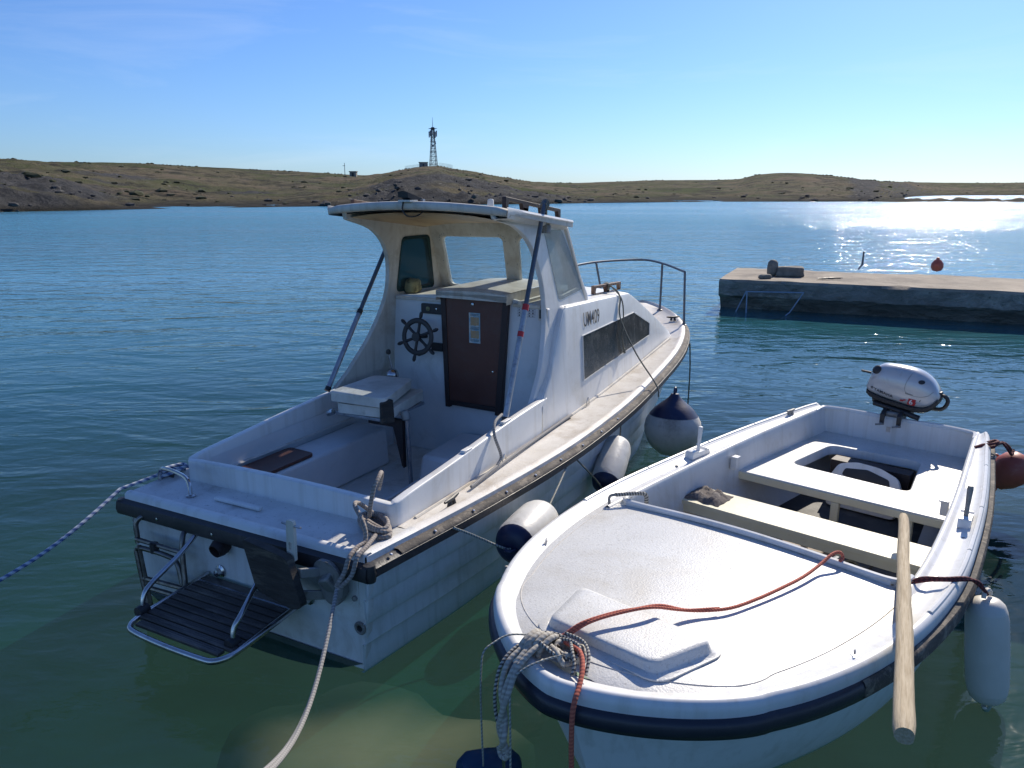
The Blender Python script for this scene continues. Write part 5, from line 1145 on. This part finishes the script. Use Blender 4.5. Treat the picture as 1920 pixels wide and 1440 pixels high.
# transom with rounded inner corners and top capping
tp_ = [(-.605,.617),(-.57,.30),(-.48,-.1),(.48,-.1),(.57,.30),(.605,.617),(.30,.624),(-.30,.624)]
mb = MB(); mb.plate(tp_, [], lambda a, b_, t: (t-.205, a, b_), 0, .045); mb.build('transom', M['gel'], SB, bevel=.008)
mb = MB(); mb.tube(curve([(-.02,-.56,.618),(-.12,-.545,.626),(-.155,-.50,.629),(-.18,-.30,.629),(-.18,.0,.622),(-.18,.30,.629),(-.155,.50,.629),(-.12,.545,.626),(-.02,.56,.618)],6), .017, 8); mb.build('transom_capping', M['gel'], SB)
# side decks with inner roll
for side in (1, -1):
    rows = []
    for x in np.linspace(-.175, 2.66, 40):
        w_, i_, z = outward(x, -.10)[1], Is(x), Zs(x)
        rows.append([(x, side*(i_-.035), z-.30), (x, side*(i_-.012), z-.05), (x, side*(i_-.006), z-.005), (x, side*(i_+.004), z+.012), (x, side*(i_+.018), z+.014), (x, side*(i_+.032), z+.002), (x, side*lerp(i_, w_, .6), z-.003), (x, side*(w_+.004), z-.004)])
    mb = MB(); mb.loft(rows); mb.build('side_deck', M['gel'], SB, smooth=60)
    # inner skin below the side decks
    rows = [[(x, side*(Is(x)-.0), Zs(x)-.03), (x, side*(Is(x)-.03), .32), (x, side*(Is(x)-.10), .16), (x, side*(Is(x)-.24), .09)] for x in np.linspace(-.16, 3.0, 26)]
    mb = MB(); mb.loft(rows); mb.build('inner_skin', M['gel_in'], SB, smooth=60)
M['floor_d'] = pm('dirty_dark_floor', (.060,.060,.058), (.035,.036,.036), 3, .5, .8, stain=(.14,.13,.12), sscale=5, sstr=(.5,.72), bump=.002, bscale=30)
mb = MB(); mb.plate([(-.14,-.46),(3.0,-.52),(3.0,.52),(-.14,.46)], [], lambda a, b_, t: (a, b_, .095+t), 0, .02); mb.build('floor', M['floor_d'], SB)
for k, y in enumerate((-.30,-.12,.10,.30)):
    mb = MB(); mb.box(1.0, 2.55, y-.04, y+.04, .118, .135); mb.build('floor_batten', M['floor_d'] if k % 2 else M['wood_dark'], SB, bevel=.004)
# foredeck
rows = []
for x in np.concatenate([np.linspace(2.575, 3.2, 9), np.linspace(3.26, 4.08, 16)]):
    w_ = max(.02, outward(x, -.10)[1]) if x < 4.04 else max(.02, Ws(x)-.13)
    rows.append([(min(x, 4.10), y*w_, Zs(x)-.004+.045*(1-y*y)*min(1, w_/.5)) for y in np.linspace(-1, 1, 21)])
mb = MB(); mb.loft(rows); mb.build('foredeck', M['deck2'], SB, smooth=60)
rows = []
def dz_(x, y): w_ = max(.02, outward(x, -.10)[1]); return Zs(x)-.004+.045*(1-min(1, abs(y)/w_)**2)*min(1, w_/.5)
mb = MB(); gp = []
for x in [2.65+1.365*(1-(1-i/49)**1.6) for i in range(50)]: gp.append((x, outward(x,-.155)[1] if x < 3.6 else outward(3.6,-.155)[1]*(1-min(1,(x-3.6)/.42)**1.7)**.62))
pp = [(x, -y, dz_(x, y)+.0005) for x, y in gp] + [(4.03, 0, dz_(4.03, 0)+.0005)] + [(x, y, dz_(x, y)+.0005) for x, y in gp[::-1]]
mb.tube(pp, .0022, 4); mb.build('panel_groove', M['gel_old'], SB)
mb = MB(); mb.tube(curve([(2.45,-.755,.612),(2.52,-.745,.617),(2.565,-.70,.625),(2.575,-.60,.630),(2.58,-.3,.648),(2.58,0,.655),(2.58,.3,.648),(2.575,.60,.630),(2.565,.70,.625),(2.52,.745,.617),(2.45,.755,.612)],5), .017, 8, flat=1.0); mb.build('deck_edge_roll', M['gel'], SB)
mb = MB(); mb.box(2.575, 2.585, -.70, .70, .52, .632); mb.build('deck_beam', M['gel_in'], SB)
# raised hatch cover on the foredeck
dh = empty('deck_hatch', (0,0,0)); dh.parent = SB
base_ = rpoly([(3.975,-.255),(3.60,-.31),(3.605,.405),(3.965,.305)], .085, 6); mid_ = rpoly([(3.945,-.225),(3.63,-.275),(3.645,.375),(3.94,.275)], .05, 6); top_ = rpoly([(3.930,-.205),(3.645,-.255),(3.66,.355),(3.928,.258)], .045, 6)
mb = MB(); rs_ = []
for pl_, off_ in ((base_, .002), (base_, .009), (mid_, .012), ([(lerp(a[0],b_[0],.25), lerp(a[1],b_[1],.25)) for a, b_ in zip(mid_, top_)], .022), ([(lerp(a[0],b_[0],.75), lerp(a[1],b_[1],.75)) for a, b_ in zip(mid_, top_)], .051), (top_, .058)):
    rs_.append([(p[0], p[1], (dz_(p[0], p[1]) if off_ < .02 else .648)+off_) for p in pl_])
rs_.append([(lerp(3.79, p[0], .9), lerp(.03, p[1], .9), .648+.061) for p in top_])
mb.loft(rs_, close=True); mb.build('hatch_cover', M['deck2'], dh, smooth=60)
# stern seat with well opening
hole_ = rpoly([(.17,-.355),(.78,-.435),(.82,.365),(.14,.275)], .075, 6)
out_ = [(-.16,-.53),(.5,-.60),(1.165,-.68),(1.165,.68),(.5,.60),(-.16,.53)]
mb = MB(); mb.plate(out_, [hole_], lambda a, b_, t: (a, b_, .425-t), 0, .022); mb.build('stern_seat', M['deck2'], SB, bevel=.006)
mb = MB(); mb.box(1.148, 1.172, -.675, .675, .365, .418); mb.build('seat_front', M['cream'], SB, bevel=.006)
rows = [[(p[0], p[1], .423), (lerp(.42, p[0], .985), lerp(-.04, p[1], .985), .405), (lerp(.42, p[0], .975), lerp(-.04, p[1], .975), .36)] for p in hole_ + hole_[:1]]
mb = MB(); mb.loft(rows); mb.build('well_rim', M['gel'], SB, smooth=60)
mb = MB(); mb.box(1.135, 1.175, -.015, .035, .11, .365); mb.build('seat_post', M['cream'], SB, bevel=.005)
mb = MB(); mb.box(1.10, 1.15, .42, .47, .11, .365); mb.build('seat_post', M['cream'], SB, bevel=.005)
# middle thwart
th = empty('thwart', (0,0,0)); th.parent = SB
mb = MB(); mb.plate(rpoly([(1.60,-.70),(1.60,.715),(1.885,.725),(1.885,-.72)], .01), [], lambda a, b_, t: (a, b_, .418-t), 0, .028); mb.build('seat_plank', M['cream'], th, bevel=.006)
mb = MB(); mb.box(1.845, 1.872, -.71, .715, .335, .389); mb.build('apron', M['cream'], th, bevel=.004)
mb = MB(); mb.box(1.62, 1.645, -.70, .71, .345, .389); mb.build('apron', M['cream'], th, bevel=.004)
mb = MB(); mb.tube([(1.70,.02,.115),(1.72,.02,.385)], .022, 8); mb.build('support', M['alu'], th)
# oarlock blocks with thole pins
def oarlock(x, side, lean):
    y = side*.805; z = Zs(x); e_ = empty('oarlock', (x, y, z-.002)); e_.parent = SB
    e_.rotation_euler = (0, 0, math.atan2(side*(Ws(x+.2)-Ws(x-.2)), .4))
    mb = MB(); mb.plate(rpoly([(-.105,0),(-.095,.028),(-.055,.048),(-.035,.036),(.035,.036),(.05,.050),(.10,.050),(.112,.0)], .006, 2), [], lambda a, b_, t: (a, t-.03, b_), 0, .062); mb.build('block', M['gel'], e_, bevel=.006)
    mb = MB(); mb.lathe([(.013,0),(.011,.05),(.013,.08),(.016,.15),(.014,.165),(0,.168)], (0,0,.034), (lean,0,1), 12); mb.build('thole_pin', M['greyplate'] if side > 0 else M['gel'], e_)
oarlock(1.56, 1, -.18); oarlock(1.52, -1, -.1)
for x, y in ((1.80,.845),(1.80,-.81)):
    mb = MB(); mb.lathe([(.012,0),(.010,.006),(0,.008)], (x, y, Zs(x)), (0,0,1), 6); mb.build('bolt', M['greyplate'], SB)
# padeyes, cleat, small hook, bow handle
for x, y in ((3.27,-.74),(3.27,.755)):
    e_ = empty('pad_eye', (x, y, Zs(x)+.003), R(30)); e_.parent = SB
    mb = MB(); mb.box(-.022,.022,-.007,.007,0,.004); mb.build('base', M['steel'], e_)
    mb = MB(); mb.tube([(.009*math.cos(t), 0, .004+.024*math.sin(t)) for t in np.linspace(0, math.pi, 9)], .0025, 6); mb.build('eye', M['steel'], e_)
mb = MB(); mb.lathe([(.008,0),(.008,.012),(0,.014)], (3.62,-.70,Zs(3.6)+.004), (0,0,1), 8); mb.build('fastener', M['greyplate'], SB)
cleat((.26,-.66,Zs(.26)+.004), R(-8), .11, 'greyplate', SB)
for side, x in ((-1,1.28),(1,1.20)):
    mb = MB(); mb.box(x-.02, x+.02, side*(Is(x)-.045)-.02, side*(Is(x)-.045)+.02, .47, .56); mb.box(x-.03, x+.03, side*(Is(x)-.055)-.022, side*(Is(x)-.055)+.022, .555, .565); mb.build('socket', M['gel'], SB, bevel=.004)
mb = MB(); mb.tube(curve([(2.62,-.79,.60),(2.62,-.79,.645),(2.60,-.765,.66),(2.50,-.66,.665),(2.48,-.635,.65),(2.48,-.63,.60)],5), .0085, 8); mb.build('grab_handle', M['greyplate'], SB)
mb = MB(); mb.tube(curve([(2.60,-.765,.66),(2.50,-.66,.665),(2.48,-.635,.65),(2.48,-.63,.60)],8), .012, 8); mb.build('grip_wrap', M['rope_bw'], SB)

# white tub with black grip under the stern seat
tb = empty('storage_tub', (0,0,0)); tb.matrix_world = frame_mat(SB) @ Matrix.Translation((.62,.02,.118)) @ Matrix.Rotation(R(-24), 4, 'Y'); FR['storage_tub'] = tb.matrix_world.copy()
tag(tb, 'white plastic tub with black curved grip hole standing under the stern seat', 'tub')
mb = MB(); mb.plate(rpoly([(-.23,0),(-.25,.20),(-.20,.31),(-.08,.345),(.08,.335),(.20,.29),(.25,.18),(.23,0)], .03, 3), [], lambda a, b_, t: (t-.03, a, b_), 0, .06); mb.build('tub_body', M['gel'], tb, bevel=.015, seg=3)
mb = MB(); mb.plate(rpoly([(-.165,.235),(-.15,.285),(0,.305),(.15,.265),(.165,.215),(.13,.195),(0,.22),(-.13,.225)], .015, 3), [], lambda a, b_, t: (t+.028, a, b_), 0, .006); mb.build('grip', M['black'], tb)
mb = MB(); mb.box(-.12,.0,-.27,.27,.0,.28); o = mb.build('locker_opening', M['doorf'], recentre=False); o.matrix_world = frame_mat(SB) @ Matrix.Translation((.42,.0,.118)); tag(o, 'dark brown box behind the white tub in the stern well', 'box')
mb = MB(); mb.hexa([(1.55,-.16,.12),(1.80,-.12,.12),(1.80,.14,.12),(1.52,.12,.12)], [(1.56,-.15,.24),(1.79,-.11,.24),(1.79,.13,.24),(1.53,.11,.24)])
o = mb.build('bait_box', pm('dusty_beige_box', (.40,.34,.27), (.30,.25,.20), 6, .7, stain=(.18,.14,.10), sscale=8), recentre=True, frame=SB, bevel=.008); tag(o, 'dusty beige box on the floor just behind the foredeck', 'box')
mb = MB(); mb.tube([(1.50,.16,.15),(2.3,.20,.30)], .018, 8); mb.build('metal_tube', M['alu'], recentre=True, frame=SB)
tag(bpy.data.objects['metal_tube'], 'thin dull metal tube lying across the beige box', 'tube')
rnd = random.Random(12); mb = MB(); pts_ = []
for k in range(9):
    cx, cy = rnd.uniform(1.75, 2.3), rnd.uniform(.18, .62); rr2 = rnd.uniform(.06, .14)
    mb.tube(curve([(cx+rr2*1.3*math.cos(t+k)+rnd.uniform(-.02,.02), cy+rr2*.8*math.sin(t+k)+rnd.uniform(-.02,.02), .14+.012*k+rnd.uniform(0,.02)) for t in np.linspace(0, 6, 9)], 3), .012, 5)
o = mb.build('fishing_net', M['net'], recentre=True, frame=SB); tag(o, 'heap of dark fishing net on the floor beside the beige box', 'net')
# rag on the thwart
rows = []; rnd = random.Random(8)
for i in range(15):
    row = []
    for j in range(13):
        u, v = i/14, j/12; e2_ = min(u, 1-u, v, 1-v)*4
        row.append((1.63+.22*u+.03*noise.noise(Vector((v*4,u,0))), -.73+.25*v+.03*noise.noise(Vector((u*4,v,5))), .4185+min(1, e2_)*(.022+.055*abs(noise.noise(Vector((u*4,v*5,2)))))+.003))
    rows.append(row)
mb = MB(); mb.loft(rows); o = mb.build('rag', M['rag'], recentre=True, frame=SB, smooth=80); tag(o, 'crumpled grey brown rag on the port end of the cream thwart', 'cloth')

# the pole lying along the starboard side of the boat
A_, B_ = Vector((1.62,.515,.565)), Vector((3.76,1.045,.712)); mb = MB(); n_ = 44; rows = []
D_ = (B_-A_).normalized(); U_ = D_.orthogonal().normalized(); V_ = D_.cross(U_)
for i in range(n_+1):
    t = i/n_; c = A_.lerp(B_, t) + U_*.006*noise.noise(Vector((t*5,0,0))); rad = lerp(.026, .0325, t)*(1 if 0 < i < n_ else .84)
    ov = min(1, t*1.5)
    rows.append([c + (U_*math.cos(a)*(1+.10*ov*abs(math.cos(2*a))) + V_*math.sin(a)*(1+.10*ov*abs(math.cos(2*a))))*rad*(1+.06*noise.noise(Vector((t*11, a, 0)))+.03*noise.noise(Vector((t*40, a*2, 3)))) for a in np.linspace(0, 2*math.pi, 19)[:-1]])
mb.loft(rows, close=True); Mx = frame_mat(SB) @ Matrix.Translation(A_) @ D_.to_track_quat('Z','Y').to_matrix().to_4x4()
inv = (Matrix.Translation(A_) @ D_.to_track_quat('Z','Y').to_matrix().to_4x4()).inverted(); mb.v = [tuple(inv @ Vector(p)) for p in mb.v]
o = mb.build('oar', M['oarwood'], smooth=50); o.matrix_world = Mx; tag(o, 'bleached wooden pole lying over the thwart and the rim of the small boat', 'oar')

# ---------------------------------------------------------------- outboard motor
om = empty('outboard_motor', (0,0,0)); Mo = frame_mat(SB) @ Matrix.Translation((-.15,-.012,-.040)); om.matrix_world = Mo; FR['outboard_motor'] = Mo
tag(om, 'small silver outboard motor with black tray clamped on the transom of the small boat', 'outboard')
XC, DX = -.155, .125
top_t = smoothtab([(-.245,.90),(-.225,.985),(-.19,1.035),(-.15,1.062),(-.08,1.068),(0,1.066),(.08,1.055),(.15,1.03),(.21,.985),(.25,.93),(.275,.875)])
bot_t = smoothtab([(-.245,.86),(-.235,.838),(-.2,.825),(-.1,.80),(0,.782),(.1,.767),(.17,.765),(.22,.785),(.255,.82),(.275,.86)])
def dep(y): return DX*(1-abs((y-.01)/.29)**3.2)**.45 if abs((y-.01)/.29) < 1 else .01
def cowl_section(y, n=28, g=0):
    zt_, zb = top_t(y)+g, bot_t(y)-g; zc = zb + (zt_-zb)*.42; d = dep(y)+g; pts = []
    for k in range(n):
        a = 2*math.pi*k/n; ca, sa = math.cos(a), math.sin(a); e = 2.7 if sa > 0 else 5.0
        rr = 1/((abs(ca)**e+abs(sa)**e)**(1/e)); hz_ = (zt_-zc) if sa > 0 else (zc-zb)
        pts.append((XC + d*ca*rr, y, zc + hz_*sa*rr))
    return pts
ys = list(np.linspace(-.244, .274, 30))
mb = MB(); mb.loft([cowl_section(y) for y in ys], close=True); cw = mb.build('cowl', M['cowl'], om, smooth=60)
def surf(y, z):
    zt_, zb = top_t(y), bot_t(y); zc = zb + (zt_-zb)*.42; e = 2.7 if z > zc else 5.0; hz_ = (zt_-zc) if z > zc else (zc-zb)
    s_ = min(.999, abs(z-zc)/hz_); return XC + dep(y)*(1-s_**e)**(1/e)
mb = MB(); mb.loft([[(XC+q*(dep(y)+.012), y, bot_t(y)-dz2) for q, dz2 in ((-1,-.012),(-.98,.018),(-.7,.032),(.7,.032),(.98,.018),(1,-.012))] for y in np.linspace(-.240,.268,20)], close=True); mb.build('lower_tray', M['black'], om, bevel=.003)
mb = MB(); mb.loft([[(XC-.09, y, bot_t(y)-.022), (XC+.10, y, bot_t(y)-.022), (XC+.085, y, bot_t(y)-.085+abs(y)*.12), (XC-.08, y, bot_t(y)-.085+abs(y)*.12)] for y in np.linspace(-.19,.10,8)], close=True); mb.build('engine_base', M['black'], om, bevel=.006)
mb = MB(); mb.tube([(XC+.10,-.17,.758),(XC+.125,.0,.735),(XC+.13,.17,.700)], [.020,.018,.021], 10); mb.build('tiller_arm', M['black'], om)
mb = MB(); mb.tube(curve([(XC,.262,.865),(XC,.295,.87),(XC,.322,.84),(XC,.312,.795),(XC,.28,.765),(XC,.22,.760),(XC,.17,.755)],6), .0145, 8); mb.build('carry_handle', M['black'], om)
mb = MB(); mb.box(XC-.03, XC+.03, .245, .28, .835, .90); mb.build('latch', M['black'], om, bevel=.006)
mb = MB(); mb.tube([(XC+.06,-.225,.985),(XC+.06,-.30,.992)], [.010,.008], 8); mb.build('starter_grip', M['black'], om)
mb = MB(); mb.lathe([(0,0),(.034,.0),(.036,.01),(.026,.018),(0,.02)], (surf(-.175,1.01)-.012,-.178,1.018), (.75,-.35,.5), 18); mb.build('fuel_cap', M['black'], om)
mb = MB(); mb.plate([(.022*math.cos(t), .015*math.sin(t)) for t in np.linspace(0, 2*math.pi, 19)[:-1]], [], lambda a, b_, t: (surf(.15+a, .975+b_)+.0015+t, .15+a, .975+b_), 0, .002); mb.build('badge', M['ink'], om)
mb = MB(); mb.plate([(.0,.0),(.055,-.012),(.055,-.022),(.0,-.012)], [], lambda a, b_, t: (surf(.05+a, .885+b_)+.0012+t, .05+a, .885+b_), 0, .001); mb.build('maker_plate', M['greyplate'], om)
def seam(pts, r_=.0018): mb = MB(); mb.tube([(surf(y, z)+.0004, y, z) for y, z in [(v.x, v.y) for v in curve([(a, b_, 0) for a, b_ in pts], 5)]], r_, 4); return mb.build('panel_seam', M['greyplate'], om)
seam([(.075,1.03),(.055,.98),(.042,.93),(.05,.89),(.09,.868),(.15,.862),(.20,.875),(.235,.91)])
f_txt = lambda y0, z0, sl: (lambda a, b_: (surf(y0+a, z0+b_-a*sl)+.0030, y0+a, z0+b_-a*sl))
text3d('lettering', 'YAMAHA', .033, 'ink', f_txt(-.178, .862, .26), om, bold=.0006, sx=1.0)
mb = MB(); mb.plate([(.010*math.cos(t), .010*math.sin(t)) for t in np.linspace(0, 2*math.pi, 17)[:-1]], [[(.0055*math.cos(t), .0055*math.sin(t)) for t in np.linspace(0, 2*math.pi, 11)[:-1]]], lambda a, b_, t: (surf(-.195+a, .880+b_)+.003+t, -.195+a, .880+b_), 0, .001); mb.build('emblem', M['ink'], om)
mb = MB(); mb.plate([(0,0),(.010,.050),(.062,.044),(.058,.024),(.064,.022),(.052,-.008)], [], lambda a, b_, t: (surf(.070+a, .792+b_)+.004+t, .070+a, .792+b_), 0, .0008); mb.build('red_badge', M['redpaint'], om)
mb = MB(); mb.plate([(0,0),(.006,.013),(.022,.011),(.03,.018),(.048,.016),(.040,.008),(.03,.006),(.022,-.002)], [], lambda a, b_, t: (surf(.018+a, .816+b_)+.004+t, .018+a, .812+b_), 0, .0008); mb.build('red_flash', M['redpaint'], om)
text3d('power_number', '6', .056, 'whiteink', (lambda a, b_: (surf(.084+a, .796+b_)+.0075, .084+a, .796+b_)), om, bold=.001)
mb = MB(); mb.plate([(0,0),(.004,.016),(.009,.015),(.005,0)], [], lambda a, b_, t: (surf(.153+a, .825+b_)+.001+t, .153+a, .825+b_), 0, .0008); mb.build('mark', M['ink'], om)
for y in (-.075, .045):
    mb = MB(); mb.plate(rpoly([(-.115,.60),(-.115,.73),(-.03,.74),(.055,.71),(.055,.62),(.035,.62),(.025,.68),(-.045,.69),(-.05,.60)], .008, 2), [], lambda a, b_, t: (a, y+t-.012, b_), 0, .03); mb.build('clamp_bracket', M['black'], om, bevel=.004)
    mb = MB(); mb.tube([(.03,y,.635),(.085,y,.632)], .009, 8); mb.tube([(.085,y-.03,.625),(.085,y+.03,.64)], .007, 8); mb.build('clamp_screw', M['greyplate'], om)
mb = MB(); mb.tube([(-.02,-.08,.70),(-.02,.05,.70)], .022, 10); mb.build('pivot', M['greyplate'], om)
mb = MB(); mb.box(.056,.062,-.03,.0,.575,.615); mb.build('tag_plate', M['alu'], om)
mb = MB(); mb.tube([(-.14,-.01,.74),(-.15,-.01,.40),(-.17,-.01,-.25)], [.05,.042,.045], 12, flat=1.3); mb.build('drive_leg', M['greyplate'], om)
mb = MB(); mb.lathe([(0,-.12),(.04,-.08),(.045,.0),(.03,.10),(0,.14)], (-.17,-.01,-.28), (1,0,0), 14); mb.build('gearcase', M['greyplate'], om)

# ---------------------------------------------------------------- fenders and buoys of the small boat
fender((2.25,1.035,.525),(2.27,1.105,.02), .090, 'fender_y', 'fender_y', 'long ivory sausage fender hanging outside the small boat beside the pole', frame=SB)
mb = MB(); mb.tube(curve([(2.50,.755,.60),(2.47,.80,.632),(2.42,.88,.638),(2.33,.965,.63),(2.28,1.02,.575),(2.26,1.035,.545)],6), .0085, 7)
mb.tube(curve([(2.51,.75,.605),(2.46,.83,.628),(2.40,.91,.632),(2.31,.99,.62),(2.27,1.03,.56)],6), .0075, 7)
def inS(mb, name, m, label, cat, group=None, smooth=60):
    o = mb.build(name, m, recentre=True, frame=SB, smooth=smooth); return tag(o, label, cat, group)
inS(mb, 'tied_rope', M['rope_dark'], 'dark red rope over the rim holding the ivory fender', 'rope')
rb = empty('red_buoy', (0,0,0)); Mx = frame_mat(SB) @ Matrix.Translation((-.26,.79,.385)) @ Matrix.Rotation(R(165), 4, 'Y') @ Matrix.Rotation(R(25), 4, 'X'); rb.matrix_world = Mx
tag(rb, 'faded red teardrop buoy hanging at the stern corner of the small boat', 'buoy')
mb = MB(); mb.lathe([(0,-.125),(.05,-.118),(.10,-.075),(.125,-.01),(.118,.055),(.085,.115),(.05,.15),(.03,.17),(.0,.175)], seg=28); mb.build('buoy_body', M['buoyr'], rb)
mb = MB(); mb.tube([(.024*math.cos(t), 0, .19+.024*math.sin(t)) for t in np.linspace(0, 2*math.pi, 12)[:-1]], .009, 8, closed=True); mb.build('rope_eye', M['buoyr'], rb)
mb = MB(); mb.tube([(0, .024*math.cos(t)-.135*0-.13, .0+.024*math.sin(t)) for t in np.linspace(0, 2*math.pi, 12)[:-1]], .009, 8, closed=True); mb.build('rope_eye', M['buoyr'], rb)
ch = MB()
ch.tube(curve([(.26,.60,.66),(.20,.645,.675),(.17,.665,.66),(.20,.70,.67),(.12,.72,.68),(.02,.745,.66),(-.08,.77,.60),(-.16,.775,.54)],7), .011, 7)
ch.tube(curve([(.18,.655,.675),(.22,.69,.695),(.15,.72,.70),(.10,.69,.69),(.16,.66,.685)],6), .010, 7); ch.tube(curve([(.06,.73,.68),(.09,.77,.65),(.06,.80,.60),(.0,.80,.62)],5), .009, 7)
ch.v = [(p[0]-.05, p[1], p[2]-.035) for p in ch.v]
inS(ch, 'tied_rope', M['rope_dark'], 'dark knotted rope on the stern corner holding the red buoy', 'rope')
fe = empty('blue_fender', (0,0,0)); Mx = frame_mat(SB) @ Matrix.Translation((3.97,-.50,-.13)) @ Matrix.Rotation(R(78), 4, (.45,.9,0)); fe.matrix_world = Mx
tag(fe, 'blue fender floating half under water below the bow of the small boat', 'fender')
mb = MB(); mb.lathe([(0,-.15),(.045,-.14),(.075,-.10),(.08,0),(.075,.10),(.045,.14),(0,.15)], seg=22); mb.build('fender_body', M['bluef'], fe)

# ---------------------------------------------------------------- ropes at the bow
mb = MB(); mb.tube(curve([(4.01,-.115,.680),(3.98,-.09,.705),(3.92,-.05,.742),(3.80,.01,.752),(3.72,.06,.752),(3.62,.11,.742),(3.50,.17,.690),(3.36,.27,.672),(3.2,.325,.664),(3.0,.375,.661),(2.85,.405,.660),(2.70,.425,.668),(2.61,.445,.690),(2.57,.465,.69),(2.565,.48,.668),(2.59,.475,.655)],7), .0075, 8)
mb.tube(curve([(3.97,-.075,.708),(3.90,-.030,.744),(3.78,.03,.752),(3.66,.10,.748),(3.52,.165,.698),(3.38,.25,.676)],6), .0065, 8)
inS(mb, 'deck_rope', M['rope_red'], 'faded red rope lying slack across the small boat foredeck over the hatch', 'rope')
mb = MB(); mb.tube(curve([(3.99,-.12,.68),(4.02,-.03,.70),(4.05,.03,.71),(4.10,.075,.695),(4.16,.105,.668),(4.205,.12,.645),(4.225,.125,.60),(4.235,.13,.50),(4.235,.135,.3),(4.235,.14,-.1)],6), .0095, 8)
inS(mb, 'hanging_rope', M['rope_red'], 'faded red rope hanging down over the bow rim into the water', 'rope')
mb = MB(); C_ = Vector((4.065,-.165,.66))
for k in range(5):
    o2 = Vector((-.004*k+.01+rnd.uniform(-.012,.012), .019*k-.035+rnd.uniform(-.006,.006), rnd.uniform(0,.012))); mb.tube(curve([C_+o2+Vector((.055*math.cos(t), .014*math.sin(t), .012+.040*math.sin(t))) for t in np.linspace(-.6, 3.9, 8)], 4), .0115, 9)
mb.tube(curve([(4.06,-.10,.69),(4.09,-.05,.70),(4.10,-.01,.675),(4.07,.0,.665)],4), .011, 9)
for q in (0, 1, 2):
    s0 = -.015*q; mb.tube(curve([(4.06,-.16+.02*q,.70),(4.14,-.175+.026*q,.685+.006*q),(4.215,-.18+.024*q+.01*(q==1),.655),(4.265+.006*q,-.165+.020*q,.58),(4.285+.008*(q-1),-.135-.006*q,.48),(4.295-.010*(q-1),-.118-.018*q,.42),(4.29,-.15+.022*q,.355)],6), .0108, 9)
mb.tube(curve([(4.29,-.155,.365),(4.295,-.140,.338),(4.295,-.118,.338),(4.29,-.105,.365)],5), .0108, 9)
inS(mb, 'bow_rope', M['rope_w'], 'thick dirty white rope knotted on the bow and hanging in a loop', 'rope')
mb = MB()
for k in range(4):
    mb.tube(curve([(4.02+.05*math.cos(t)+.012*k, -.10+.09*math.sin(t)+.012*k, .672+.010*k+.012*math.sin(2*t+k)) for t in np.linspace(.3*k, 5.9+.2*k, 12)], 4), .0065, 8)
mb.tube(curve([(4.00,-.05,.705),(4.06,.0,.71),(4.10,.04,.69),(4.13,.05,.668)],6), .0065, 8); mb.tube(curve([(3.98,-.09,.71),(3.99,.0,.715),(4.04,.06,.705),(4.10,.09,.672)],6), .0065, 8)
mb.tube(curve([(4.06,-.19,.69),(4.16,-.20,.68),(4.23,-.20,.645),(4.27,-.19,.57),(4.28,-.18,.50),(4.285,-.165,.46)],6), .0065, 8)
inS(mb, 'coiled_rope', M['rope_bw'], 'black flecked rope coiled in a small heap on the bow', 'rope')
mb = MB(); mb.tube(curve([(4.05,-.20,.69),(4.10,-.27,.685),(4.17,-.29,.675),(4.21,-.30,.655),(4.225,-.30,.60),(4.23,-.30,.45),(4.21,-.31,.15),(4.05,-.46,.03)],6), .0035, 6)
inS(mb, 'thin_cord', M['cordw'], 'thin pale cord from the bow knot down to the blue fender', 'cord')
mb = MB(); mb.tube(curve([(4.09,-.02,.70),(4.14,-.06,.69),(4.20,-.10,.67),(4.25,-.13,.63),(4.275,-.115,.58),(4.29,-.10,.45),(4.30,-.09,.2),(4.31,-.08,-.1)],6), .0038, 6)
inS(mb, 'thin_cord', M['cordw'], 'thin pale cord running off the knot straight down in front of the bow', 'cord')
mb = MB(); mb.tube(curve([(4.29,-.135,.36),(4.285,-.13,.345),(4.285,-.122,.345),(4.285,-.117,.36)],4), .006, 6); mb.tube([(4.295,-.128,.345),(4.295,-.128,.26),(4.30,-.128,.1)], .006, 6)
inS(mb, 'shackle', M['steel'], 'rusty steel shackle at the end of the thick bow rope', 'shackle')
mb = MB(); mb.tube(curve([(4.02+.03*math.cos(t), -.06+.03*math.sin(t), .668+.004*t) for t in np.linspace(0,6,9)],3), .006, 6); mb.build('mooring_ring', M['doorf'], SB)
mb = MB()
for k in range(3): mb.tube(curve([(4.03+.04*math.cos(t+k), -.03+.06*math.sin(t+k), .672+.006*k+.01*math.sin(3*t)) for t in np.linspace(0,5.5,10)],3), .0105, 7)
inS(mb, 'loose_rope', M['rope_w'], 'loose pale rope turns under the black flecked coil on the bow', 'rope')
